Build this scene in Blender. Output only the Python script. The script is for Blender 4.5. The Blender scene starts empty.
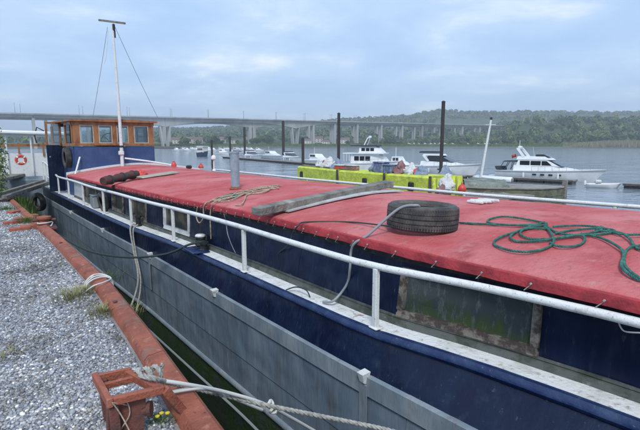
import bpy, math, random
import numpy as np
from mathutils import Vector, Matrix, noise

# ------------------------------------------------------------------ camera, light, exposure
FPX, EYE, HORIZON = 460.0, 1.65, 144.5          # focal length in photo pixels, eye height, horizon row
PITCH = math.atan((215 - HORIZON) / FPX)
YAW = math.atan(320 / FPX * math.cos(PITCH))
scene = bpy.context.scene
C = scene.collection
cam_data = bpy.data.cameras.new('camera')
cam = bpy.data.objects.new('camera', cam_data)
C.objects.link(cam)
cam.location = (0, 0, EYE)
cam.rotation_euler = (math.pi / 2 - PITCH, 0, -YAW)
cam_data.sensor_width = 36
cam_data.lens = FPX / 640 * 36
cam_data.clip_start = 0.05
cam_data.clip_end = 20000
scene.camera = cam

SUN_EL, SUN_AZ = math.radians(50), math.radians(216)   # azimuth clockwise from +Y
world = bpy.data.worlds.new('World')
scene.world = world
world.use_nodes = True
nt = world.node_tree
nt.nodes.clear()
def wn(t, **k):
    n = nt.nodes.new(t)
    for a, b in k.items(): setattr(n, a, b)
    return n
out = wn('ShaderNodeOutputWorld'); bg = wn('ShaderNodeBackground'); bg.inputs['Strength'].default_value = 0.1
sky = wn('ShaderNodeTexSky', sky_type='NISHITA', sun_disc=False)
sky.sun_elevation = SUN_EL; sky.sun_rotation = SUN_AZ; sky.air_density = 1.0; sky.dust_density = 2.0; sky.ozone_density = 1.5
tc = wn('ShaderNodeTexCoord'); sep = wn('ShaderNodeSeparateXYZ')
nt.links.new(tc.outputs['Generated'], sep.inputs[0])
zc = wn('ShaderNodeMath', operation='MAXIMUM'); nt.links.new(sep.outputs[2], zc.inputs[0]); zc.inputs[1].default_value = 0.0
za = wn('ShaderNodeMath', operation='ADD'); nt.links.new(zc.outputs[0], za.inputs[0]); za.inputs[1].default_value = 0.16
dx = wn('ShaderNodeMath', operation='DIVIDE'); dy = wn('ShaderNodeMath', operation='DIVIDE')
nt.links.new(sep.outputs[0], dx.inputs[0]); nt.links.new(za.outputs[0], dx.inputs[1])
nt.links.new(sep.outputs[1], dy.inputs[0]); nt.links.new(za.outputs[0], dy.inputs[1])
cmb = wn('ShaderNodeCombineXYZ'); nt.links.new(dx.outputs[0], cmb.inputs[0]); nt.links.new(dy.outputs[0], cmb.inputs[1])
def wramp(src, stops):
    r = wn('ShaderNodeValToRGB'); nt.links.new(src, r.inputs[0])
    e = r.color_ramp.elements
    e[0].position, e[0].color = stops[0][0], (*stops[0][1], 1); e[1].position, e[1].color = stops[-1][0], (*stops[-1][1], 1)
    for p, c in stops[1:-1]:
        q = e.new(p); q.color = (*c, 1)
    return r
n1 = wn('ShaderNodeTexNoise'); n1.inputs['Scale'].default_value = 1.15; n1.inputs['Detail'].default_value = 9; n1.inputs['Roughness'].default_value = 0.58; n1.inputs['Distortion'].default_value = 0.3
nt.links.new(cmb.outputs[0], n1.inputs['Vector'])
n2 = wn('ShaderNodeTexNoise'); n2.inputs['Scale'].default_value = 0.42; n2.inputs['Detail'].default_value = 5; n2.inputs['Roughness'].default_value = 0.5
nt.links.new(cmb.outputs[0], n2.inputs['Vector'])
r1 = wramp(n1.outputs[0], [(0.28, (2.75, 4.2, 6.4)), (0.46, (3.3, 4.7, 6.8)), (0.56, (3.9, 5.2, 7.0)), (0.63, (5.1, 6.1, 7.3)), (0.72, (7.3, 7.5, 7.9))])   # cloud tones
r2 = wramp(n2.outputs[0], [(0.35, (0.80,) * 3), (0.65, (0.95,) * 3)])                                           # cloud cover
mx = wn('ShaderNodeMix', data_type='RGBA')
nt.links.new(r2.outputs[0], mx.inputs[0]); nt.links.new(sky.outputs[0], mx.inputs[6]); nt.links.new(r1.outputs[0], mx.inputs[7])
nt.links.new(mx.outputs[2], bg.inputs['Color']); nt.links.new(bg.outputs[0], out.inputs[0])

sun_data = bpy.data.lights.new('sun', 'SUN'); sun_data.energy = 1.5; sun_data.angle = math.radians(14); sun_data.color = (1, 0.96, 0.9)
sun = bpy.data.objects.new('sun', sun_data); C.objects.link(sun)
sd = Vector((math.sin(SUN_AZ) * math.cos(SUN_EL), math.cos(SUN_AZ) * math.cos(SUN_EL), math.sin(SUN_EL)))
sun.rotation_euler = sd.to_track_quat('Z', 'Y').to_euler(); sun.location = sd * 50
vs = scene.view_settings
vs.view_transform = 'Standard'; vs.look = 'None'; vs.gamma = 1; vs.use_curve_mapping = False; vs.exposure = 0.72
scene.cycles.volume_bounces = 0; scene.cycles.max_bounces = 8; scene.cycles.transparent_max_bounces = 16

# ------------------------------------------------------------------ reading positions off the survey picture
_F = Vector((math.sin(YAW) * math.cos(PITCH), math.cos(YAW) * math.cos(PITCH), -math.sin(PITCH)))
_R = Vector((math.cos(YAW), -math.sin(YAW), 0)); _U = _R.cross(_F)
def ray(px, py): return _F * FPX + _R * (px - 320) - _U * (py - 215)
def at(px, py, z):
    d = ray(px, py); return Vector((0, 0, EYE)) + d * ((z - EYE) / d.z)
def atY(px, py, Y):
    d = ray(px, py); return Vector((0, 0, EYE)) + d * (Y / d.y)
def atX(px, py, X):
    d = ray(px, py); return Vector((0, 0, EYE)) + d * (X / d.x)

# ------------------------------------------------------------------ materials
def mat(name, col, rough=0.6, metal=0.0, col2=None, scale=4.0, thr=(0.45, 0.62), bump=0.0, bscale=40.0, col3=None, scale3=1.0,
        thr3=(0.55, 0.7), spec=0.5, stretch=(1, 1, 1), island=0.0, detail=6.0, trans=0.0, coat=0.0, more=(), dent=0.0, dscale=2.5):
    m = bpy.data.materials.new(name); m.use_nodes = True
    t = m.node_tree; b = t.nodes['Principled BSDF']; L = t.links.new
    b.inputs['Roughness'].default_value = rough; b.inputs['Metallic'].default_value = metal
    b.inputs['Specular IOR Level'].default_value = spec; b.inputs['Coat Weight'].default_value = coat
    tcn = t.nodes.new('ShaderNodeTexCoord'); mp = t.nodes.new('ShaderNodeMapping'); mp.inputs['Scale'].default_value = stretch
    L(tcn.outputs['Object'], mp.inputs[0])
    def layer(base, c, sc, th):
        n = t.nodes.new('ShaderNodeTexNoise'); n.inputs['Scale'].default_value = sc; n.inputs['Detail'].default_value = detail; n.inputs['Roughness'].default_value = 0.62
        L(mp.outputs[0], n.inputs['Vector'])
        r = t.nodes.new('ShaderNodeMapRange'); r.inputs[1].default_value, r.inputs[2].default_value = th
        L(n.outputs[0], r.inputs[0])
        x = t.nodes.new('ShaderNodeMix'); x.data_type = 'RGBA'
        L(r.outputs[0], x.inputs[0])
        if isinstance(base, tuple): x.inputs[6].default_value = (*base, 1)
        else: L(base, x.inputs[6])
        x.inputs[7].default_value = (*c, 1)
        return x.outputs[2]
    cur = col
    if col2: cur = layer(cur, col2, scale, thr)
    if col3: cur = layer(cur, col3, scale3, thr3)
    for c_, s_, t_ in more: cur = layer(cur, c_, s_, t_)
    if island:
        g = t.nodes.new('ShaderNodeNewGeometry'); r = t.nodes.new('ShaderNodeMapRange'); L(g.outputs['Random Per Island'], r.inputs[0])
        r.inputs[3].default_value = 1 - island; r.inputs[4].default_value = 1 + island
        x = t.nodes.new('ShaderNodeVectorMath'); x.operation = 'SCALE'
        if isinstance(cur, tuple): x.inputs[0].default_value = cur
        else: L(cur, x.inputs[0])
        L(r.outputs[0], x.inputs['Scale']); cur = x.outputs[0]
    if isinstance(cur, tuple): b.inputs['Base Color'].default_value = (*cur, 1)
    else: L(cur, b.inputs['Base Color'])
    if bump:
        n = t.nodes.new('ShaderNodeTexNoise'); n.inputs['Scale'].default_value = bscale; n.inputs['Detail'].default_value = 5
        L(mp.outputs[0], n.inputs['Vector'])
        bp = t.nodes.new('ShaderNodeBump'); bp.inputs['Strength'].default_value = bump; bp.inputs['Distance'].default_value = 1.0 / bscale
        L(n.outputs[0], bp.inputs['Height']); L(bp.outputs[0], b.inputs['Normal'])
        if dent:
            n = t.nodes.new('ShaderNodeTexNoise'); n.inputs['Scale'].default_value = dscale; n.inputs['Detail'].default_value = 1.5; L(tcn.outputs['Object'], n.inputs['Vector'])
            b2 = t.nodes.new('ShaderNodeBump'); b2.inputs['Strength'].default_value = 1.0; b2.inputs['Distance'].default_value = dent; L(n.outputs[0], b2.inputs['Height']); L(b2.outputs[0], bp.inputs['Normal'])
    return m
def glass_mat(name, tint, opac):
    m = bpy.data.materials.new(name); m.use_nodes = True; t = m.node_tree; t.nodes.clear(); L = t.links.new
    o = t.nodes.new('ShaderNodeOutputMaterial'); tr = t.nodes.new('ShaderNodeBsdfTransparent'); tr.inputs[0].default_value = (*tint, 1)
    gl = t.nodes.new('ShaderNodeBsdfGlossy'); gl.inputs['Roughness'].default_value = 0.03
    x = t.nodes.new('ShaderNodeMixShader'); f = t.nodes.new('ShaderNodeFresnel'); f.inputs[0].default_value = 1.45
    a = t.nodes.new('ShaderNodeMath'); a.operation = 'ADD'; a.inputs[1].default_value = opac; a.use_clamp = True
    L(f.outputs[0], a.inputs[0]); L(a.outputs[0], x.inputs[0]); L(tr.outputs[0], x.inputs[1]); L(gl.outputs[0], x.inputs[2]); L(x.outputs[0], o.inputs[0])
    return m
M = dict(
    red=mat('faded_red_canvas', (0.46, 0.075, 0.076), 0.8, col2=(0.57, 0.19, 0.188), scale=0.9, thr=(0.36, 0.66), col3=(0.37, 0.075, 0.075), scale3=2.4, thr3=(0.55, 0.72), bump=0.55, bscale=26, spec=0.25, stretch=(0.75, 1.1, 1), more=(((0.53, 0.25, 0.235), 6, (0.60, 0.80)), ((0.25, 0.085, 0.075), 11, (0.61, 0.74)), ((0.60, 0.48, 0.45), 60, (0.71, 0.745))), dent=0.045, dscale=3.0),
    redhem=mat('red_canvas_hem', (0.42, 0.05, 0.06), 0.75, col2=(0.28, 0.035, 0.045), scale=6, bump=0.3, bscale=30, spec=0.3),
    blue=mat('navy_paint', (0.0018, 0.006, 0.028), 0.36, spec=0.32, col2=(0.004, 0.014, 0.046), scale=3, thr=(0.42, 0.72), col3=(0.016, 0.028, 0.055), scale3=11, thr3=(0.56, 0.76), bump=0.15, bscale=18, stretch=(1, 1, 0.22), more=(((0.05, 0.06, 0.07), 26, (0.63, 0.74)), ((0.10, 0.05, 0.03), 13, (0.68, 0.76))), dent=0.04),
    bluepale=mat('mid_blue_paint', (0.028, 0.062, 0.17), 0.5, col2=(0.045, 0.085, 0.20), scale=3, bump=0.1, bscale=10),
    lip=mat('blue_gunwale_paint', (0.008, 0.022, 0.085), 0.38, col2=(0.03, 0.055, 0.13), scale=6, thr=(0.45, 0.7), bump=0.2, bscale=30, more=(((0.12, 0.14, 0.17), 24, (0.64, 0.72)), ((0.13, 0.07, 0.045), 19, (0.70, 0.76)))),
    hullgrey=mat('grey_hull_paint', (0.135, 0.185, 0.245), 0.42, col2=(0.21, 0.26, 0.315), scale=2.2, thr=(0.42, 0.7), col3=(0.12, 0.14, 0.16), scale3=5, thr3=(0.50, 0.74), bump=0.2, bscale=14, stretch=(1, 1, 0.18), more=(((0.33, 0.38, 0.42), 8, (0.62, 0.76)), ((0.15, 0.105, 0.075), 9, (0.60, 0.76)), ((0.05, 0.055, 0.06), 26, (0.68, 0.76))), dent=0.05),
    hullbelt=mat('grey_belt_paint', (0.18, 0.225, 0.265), 0.5, col2=(0.26, 0.30, 0.33), scale=3, col3=(0.15, 0.16, 0.17), scale3=6, thr3=(0.55, 0.75), bump=0.2, bscale=14, stretch=(1, 1, 0.3), more=(((0.16, 0.10, 0.07), 15, (0.67, 0.75)),), dent=0.03),
    hulldark=mat('weedy_hull_bottom', (0.05, 0.062, 0.065), 0.5, col2=(0.03, 0.065, 0.018), scale=3, thr=(0.40, 0.55), bump=0.3, bscale=14),
    seam=mat('dark_seam_paint', (0.03, 0.035, 0.04), 0.6),
    white=mat('white_paint', (0.72, 0.73, 0.72), 0.4, col2=(0.52, 0.50, 0.45), scale=9, thr=(0.55, 0.75), col3=(0.22, 0.12, 0.06), scale3=30, thr3=(0.635, 0.68), bump=0.2, bscale=50, more=(((0.45, 0.44, 0.40), 60, (0.58, 0.66)),)),
    deck=mat('worn_white_deck', (0.76, 0.78, 0.78), 0.55, col2=(0.56, 0.57, 0.55), scale=4, thr=(0.45, 0.7), col3=(0.24, 0.11, 0.05), scale3=3.2, thr3=(0.655, 0.72), bump=0.3, bscale=30, more=(((0.34, 0.34, 0.32), 16, (0.56, 0.70)), ((0.16, 0.12, 0.08), 30, (0.66, 0.72)))),
    ledge=mat('grimy_ledge', (0.10, 0.11, 0.10), 0.7, col2=(0.05, 0.06, 0.045), scale=7, col3=(0.22, 0.22, 0.20), scale3=12, thr3=(0.6, 0.75), bump=0.2),
    rust=mat('red_oxide_steel', (0.33, 0.098, 0.055), 0.75, col2=(0.21, 0.06, 0.035), scale=4, thr=(0.42, 0.64), col3=(0.42, 0.19, 0.12), scale3=12, thr3=(0.56, 0.72), bump=0.6, bscale=60, more=(((0.10, 0.045, 0.035), 22, (0.62, 0.70)), ((0.40, 0.33, 0.28), 45, (0.68, 0.73)), ((0.19, 0.14, 0.11), 2.2, (0.58, 0.70)))),
    rustdark=mat('dark_rusty_steel', (0.16, 0.055, 0.04), 0.8, col2=(0.08, 0.04, 0.035), scale=7, bump=0.5, bscale=60),
    tyre=mat('tyre_rubber', (0.045, 0.045, 0.045), 0.75, col2=(0.13, 0.12, 0.105), scale=5, thr=(0.42, 0.68), bump=0.2, bscale=50),
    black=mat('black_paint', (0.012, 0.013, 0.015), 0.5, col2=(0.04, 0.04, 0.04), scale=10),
    oak=mat('varnished_wood', (0.33, 0.145, 0.055), 0.45, col2=(0.19, 0.075, 0.03), scale=6, bump=0.1, bscale=40, stretch=(1, 1, 0.3)),
    greywood=mat('weathered_timber', (0.24, 0.225, 0.195), 0.85, col2=(0.12, 0.11, 0.10), scale=7, thr=(0.4, 0.65), bump=0.5, bscale=30, stretch=(1.0, 0.25, 1), col3=(0.34, 0.33, 0.30), scale3=3),
    palewood=mat('pale_board', (0.45, 0.40, 0.32), 0.8, col2=(0.33, 0.28, 0.22), scale=5, bump=0.3, stretch=(0.3, 1, 1)),
    framewood=mat('peeling_window_wood', (0.21, 0.185, 0.155), 0.85, col2=(0.06, 0.047, 0.04), scale=9, thr=(0.42, 0.55), bump=0.5, bscale=50, stretch=(1, 1, 1)),
    algae=mat('algae_on_pane', (0.07, 0.10, 0.035), 0.45, col2=(0.10, 0.13, 0.12), scale=6, thr=(0.35, 0.6), col3=(0.16, 0.19, 0.20), scale3=5, thr3=(0.5, 0.7), stretch=(1, 1, 1.6)),
    darkpane=mat('dark_grimy_pane', (0.05, 0.055, 0.06), 0.12, col2=(0.12, 0.11, 0.09), scale=5),
    glass=glass_mat('clear_glass', (0.86, 0.92, 0.93), 0.06),
    yglass=mat('yacht_window', (0.015, 0.018, 0.022), 0.1),
    rope=mat('beige_rope', (0.46, 0.39, 0.29), 0.9, col2=(0.27, 0.22, 0.16), scale=30, bump=0.3, bscale=200),
    ropegrey=mat('grey_mooring_rope', (0.42, 0.41, 0.37), 0.9, col2=(0.25, 0.25, 0.23), scale=30, bump=0.3, bscale=200),
    ropewhite=mat('white_rope', (0.6, 0.6, 0.56), 0.85),
    hose=mat('grey_hose', (0.26, 0.29, 0.30), 0.5),
    ropegreen=mat('green_rope', (0.025, 0.11, 0.09), 0.8, col2=(0.05, 0.20, 0.16), scale=20, bump=0.3, bscale=150),
    ropedark=mat('dark_line', (0.03, 0.05, 0.05), 0.8),
    chimney=mat('galvanised_pipe', (0.36, 0.43, 0.47), 0.5, 0.2, col2=(0.27, 0.33, 0.38), scale=6, bump=0.1),
    gelcoat=mat('white_gelcoat', (0.78, 0.79, 0.79), 0.25, col2=(0.68, 0.69, 0.69), scale=0.8),
    navyhull=mat('dark_blue_gelcoat', (0.03, 0.05, 0.10), 0.3),
    canvasblue=mat('dark_boat_canvas', (0.03, 0.035, 0.05), 0.8),
    redpaint=mat('bright_red_plastic', (0.60, 0.06, 0.04), 0.45, col2=(0.5, 0.08, 0.06), scale=8),
    yellow=mat('lime_yellow_sheet', (0.58, 0.64, 0.07), 0.6, col2=(0.38, 0.44, 0.05), scale=2.5, thr=(0.42, 0.66), col3=(0.70, 0.74, 0.30), scale3=4, thr3=(0.6, 0.75), bump=0.3, bscale=6),
    tarp=mat('grey_green_tarp', (0.20, 0.22, 0.19), 0.8, col2=(0.11, 0.12, 0.10), scale=2, bump=0.5, bscale=4, col3=(0.3, 0.31, 0.28), scale3=3),
    mosshull=mat('mossy_olive_planking', (0.16, 0.165, 0.10), 0.85, col2=(0.09, 0.09, 0.07), scale=3, bump=0.3, bscale=10, stretch=(1, 0.3, 1)),
    pile=mat('tarred_pile', (0.025, 0.022, 0.022), 0.7, col2=(0.05, 0.035, 0.025), scale=3, bump=0.3, bscale=10),
    pontoon=mat('dark_pontoon_timber', (0.07, 0.065, 0.06), 0.8, col2=(0.12, 0.11, 0.10), scale=3),
    pontoondeck=mat('pontoon_decking', (0.28, 0.26, 0.23), 0.85, col2=(0.20, 0.18, 0.16), scale=2, bump=0.2, bscale=6),
    concrete=mat('viaduct_concrete', (0.42, 0.42, 0.40), 0.8, col2=(0.33, 0.33, 0.32), scale=0.08, col3=(0.26, 0.26, 0.25), scale3=0.02, thr3=(0.5, 0.65), stretch=(1, 1, 0.3)),
    cofferdam=mat('brown_pier_footing', (0.10, 0.085, 0.075), 0.85),
    steel=mat('grey_lamp_steel', (0.25, 0.27, 0.28), 0.5),
    leaf=mat('mid_green_leaves', (0.085, 0.14, 0.045), 0.7, island=0.45, spec=0.2, col2=(0.115, 0.155, 0.055), scale=0.15),
    leafdark=mat('dark_green_leaves', (0.052, 0.095, 0.040), 0.7, island=0.45, spec=0.2),
    leafpale=mat('pale_green_leaves', (0.135, 0.175, 0.06), 0.7, island=0.4, spec=0.2),
    bark=mat('tree_bark', (0.09, 0.07, 0.055), 0.9),
    grass=mat('grass_blades', (0.09, 0.15, 0.035), 0.7, island=0.4, spec=0.2),
    straw=mat('dry_weed_blades', (0.26, 0.25, 0.12), 0.8, island=0.35, spec=0.2),
    flower=mat('yellow_petals', (0.75, 0.6, 0.03), 0.6),
    reeds=mat('reed_stems', (0.27, 0.26, 0.17), 0.8, island=0.35, spec=0.2),
    brick=mat('red_brick', (0.36, 0.11, 0.07), 0.85, col2=(0.25, 0.08, 0.05), scale=9, bump=0.4, bscale=60),
    housewall=mat('render_wall', (0.6, 0.58, 0.54), 0.8), roofslate=mat('tiled_roof', (0.16, 0.11, 0.10), 0.8),
    person=mat('blue_grey_sacking', (0.22, 0.27, 0.36), 0.85, col2=(0.30, 0.35, 0.43), scale=3, bump=0.9, bscale=9),
    boxblue=mat('blue_grey_crate', (0.10, 0.14, 0.26), 0.6, col2=(0.3, 0.33, 0.38), scale=5),
    pinkbox=mat('dusty_red_bundle', (0.26, 0.12, 0.12), 0.85, col2=(0.34, 0.22, 0.20), scale=3, bump=0.9, bscale=9),
    whitebag=mat('white_sack_cloth', (0.66, 0.66, 0.65), 0.85, col2=(0.58, 0.58, 0.57), scale=3, bump=0.9, bscale=9),
    maroon=mat('dark_maroon_canvas', (0.075, 0.035, 0.03), 0.8, col2=(0.16, 0.05, 0.045), scale=5, thr=(0.5, 0.65), bump=0.3),
)
def pebble_mat():
    m = bpy.data.materials.new('mixed_pebbles'); m.use_nodes = True; t = m.node_tree; b = t.nodes['Principled BSDF']
    g = t.nodes.new('ShaderNodeNewGeometry'); r = t.nodes.new('ShaderNodeValToRGB'); t.links.new(g.outputs['Random Per Island'], r.inputs[0])
    e = r.color_ramp.elements; r.color_ramp.interpolation = 'CONSTANT'
    st = [(0, (0.16, 0.17, 0.20)), (0.14, (0.30, 0.31, 0.34)), (0.30, (0.22, 0.235, 0.27)), (0.46, (0.42, 0.43, 0.46)), (0.60, (0.33, 0.32, 0.31)), (0.74, (0.50, 0.50, 0.52)), (0.82, (0.26, 0.23, 0.20)), (0.905, (0.80, 0.79, 0.77)), (0.955, (0.11, 0.12, 0.14))]
    e[0].position, e[0].color = 0, (*st[0][1], 1); e[1].position, e[1].color = st[1][0], (*st[1][1], 1)
    for p, c in st[2:]:
        q = e.new(p); q.color = (*c, 1)
    tc_ = t.nodes.new('ShaderNodeTexCoord'); cur = r.outputs[0]
    for sc, th, col in ((1.1, (.50, .66), (.62, .60, .56)), (3.5, (.58, .70), (.55, .50, .45)), (0.5, (.48, .60), (1.18, 1.16, 1.12))):
        n = t.nodes.new('ShaderNodeTexNoise'); n.inputs['Scale'].default_value = sc; n.inputs['Detail'].default_value = 5; t.links.new(tc_.outputs['Object'], n.inputs['Vector'])
        k = t.nodes.new('ShaderNodeMapRange'); k.inputs[1].default_value, k.inputs[2].default_value = th; t.links.new(n.outputs[0], k.inputs[0])
        x = t.nodes.new('ShaderNodeMix'); x.data_type = 'RGBA'; x.blend_type = 'MULTIPLY'; t.links.new(k.outputs[0], x.inputs[0]); t.links.new(cur, x.inputs[6]); x.inputs[7].default_value = (*col, 1); cur = x.outputs[2]
    t.links.new(cur, b.inputs['Base Color']); b.inputs['Roughness'].default_value = 0.75
    return m
def algae_mat():
    m = bpy.data.materials.new('algae_streaked_pane'); m.use_nodes = True; t = m.node_tree; b = t.nodes['Principled BSDF']; L = t.links.new
    tc_ = t.nodes.new('ShaderNodeTexCoord'); sp = t.nodes.new('ShaderNodeSeparateXYZ'); L(tc_.outputs['Object'], sp.inputs[0])
    def nz(sc, st):
        mp = t.nodes.new('ShaderNodeMapping'); mp.inputs['Scale'].default_value = st; L(tc_.outputs['Object'], mp.inputs[0])
        n = t.nodes.new('ShaderNodeTexNoise'); n.inputs['Scale'].default_value = sc; n.inputs['Detail'].default_value = 7; n.inputs['Roughness'].default_value = .7; L(mp.outputs[0], n.inputs['Vector']); return n.outputs[0]
    def mth(op, a, c):
        q = t.nodes.new('ShaderNodeMath'); q.operation = op
        for i, v in enumerate((a, c)):
            if isinstance(v, float): q.inputs[i].default_value = v
            else: L(v, q.inputs[i])
        return q.outputs[0]
    hgt = mth('MULTIPLY', sp.outputs[2], -3.2); f = mth('ADD', mth('ADD', hgt, 1.05), mth('MULTIPLY', mth('SUBTRACT', nz(7, (1, 1, .5)), 0.5), 2.6))
    rr = t.nodes.new('ShaderNodeValToRGB'); L(f, rr.inputs[0]); e = rr.color_ramp.elements
    e[0].position = 0; e[0].color = (.05, .062, .068, 1); e[1].position = 1; e[1].color = (.08, .105, .035, 1); q = e.new(.45); q.color = (.06, .085, .04, 1)
    x = t.nodes.new('ShaderNodeMix'); x.data_type = 'RGBA'; k = t.nodes.new('ShaderNodeMapRange'); k.inputs[1].default_value = .52; k.inputs[2].default_value = .72; L(nz(16, (1, 1, .3)), k.inputs[0]); L(k.outputs[0], x.inputs[0]); L(rr.outputs[0], x.inputs[6]); x.inputs[7].default_value = (.15, .17, .16, 1)
    L(x.outputs[2], b.inputs['Base Color']); b.inputs['Roughness'].default_value = .22; return m
M['algae'] = algae_mat()
M['pebble'] = pebble_mat()
def ground_mat():
    m = mat('fine_gravel_bed', (0.22, 0.225, 0.235), 0.9, col2=(0.34, 0.34, 0.35), scale=60, thr=(0.45, 0.6), col3=(0.15, 0.15, 0.15), scale3=1.2, thr3=(0.5, 0.75), bump=0.8, bscale=90)
    return m
M['gravelbed'] = ground_mat()
def water_mat():
    m = bpy.data.materials.new('river_water'); m.use_nodes = True; t = m.node_tree; b = t.nodes['Principled BSDF']; L = t.links.new
    b.inputs['Base Color'].default_value = (0.21, 0.24, 0.27, 1); b.inputs['Roughness'].default_value = 0.10; b.inputs['IOR'].default_value = 1.33
    tc_ = t.nodes.new('ShaderNodeTexCoord')
    def nz(sc, st, dist, d, prev=None):
        mp = t.nodes.new('ShaderNodeMapping'); mp.inputs['Scale'].default_value = st; L(tc_.outputs['Object'], mp.inputs[0])
        n = t.nodes.new('ShaderNodeTexNoise'); n.inputs['Scale'].default_value = sc; n.inputs['Detail'].default_value = 4; L(mp.outputs[0], n.inputs['Vector'])
        bp = t.nodes.new('ShaderNodeBump'); bp.inputs['Strength'].default_value = d; bp.inputs['Distance'].default_value = dist; L(n.outputs[0], bp.inputs['Height'])
        if prev: L(prev, bp.inputs['Normal'])
        return bp.outputs[0]
    a = nz(1.2, (1, 0.6, 1), 0.35, 0.32); c = nz(0.12, (0.5, 1.2, 1), 1.6, 0.3, a)
    L(c, b.inputs['Normal'])
    return m
M['water'] = water_mat()
def terrain_mat():
    m = mat('far_bank_ground', (0.06, 0.085, 0.040), 0.95, col2=(0.12, 0.145, 0.085), scale=0.006, thr=(0.42, 0.6), col3=(0.045, 0.065, 0.03), scale3=0.02, thr3=(0.5, 0.65), spec=0.1)
    return m
M['terrain'] = terrain_mat()
M['mud'] = mat('river_mud', (0.09, 0.082, 0.07), 0.5, col2=(0.05, 0.055, 0.04), scale=0.5, bump=0.3, bscale=3)
M['slime'] = mat('wet_quay_wall', (0.035, 0.035, 0.03), 0.5, col2=(0.03, 0.06, 0.015), scale=4, thr=(0.42, 0.6), bump=0.5, bscale=10)

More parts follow.
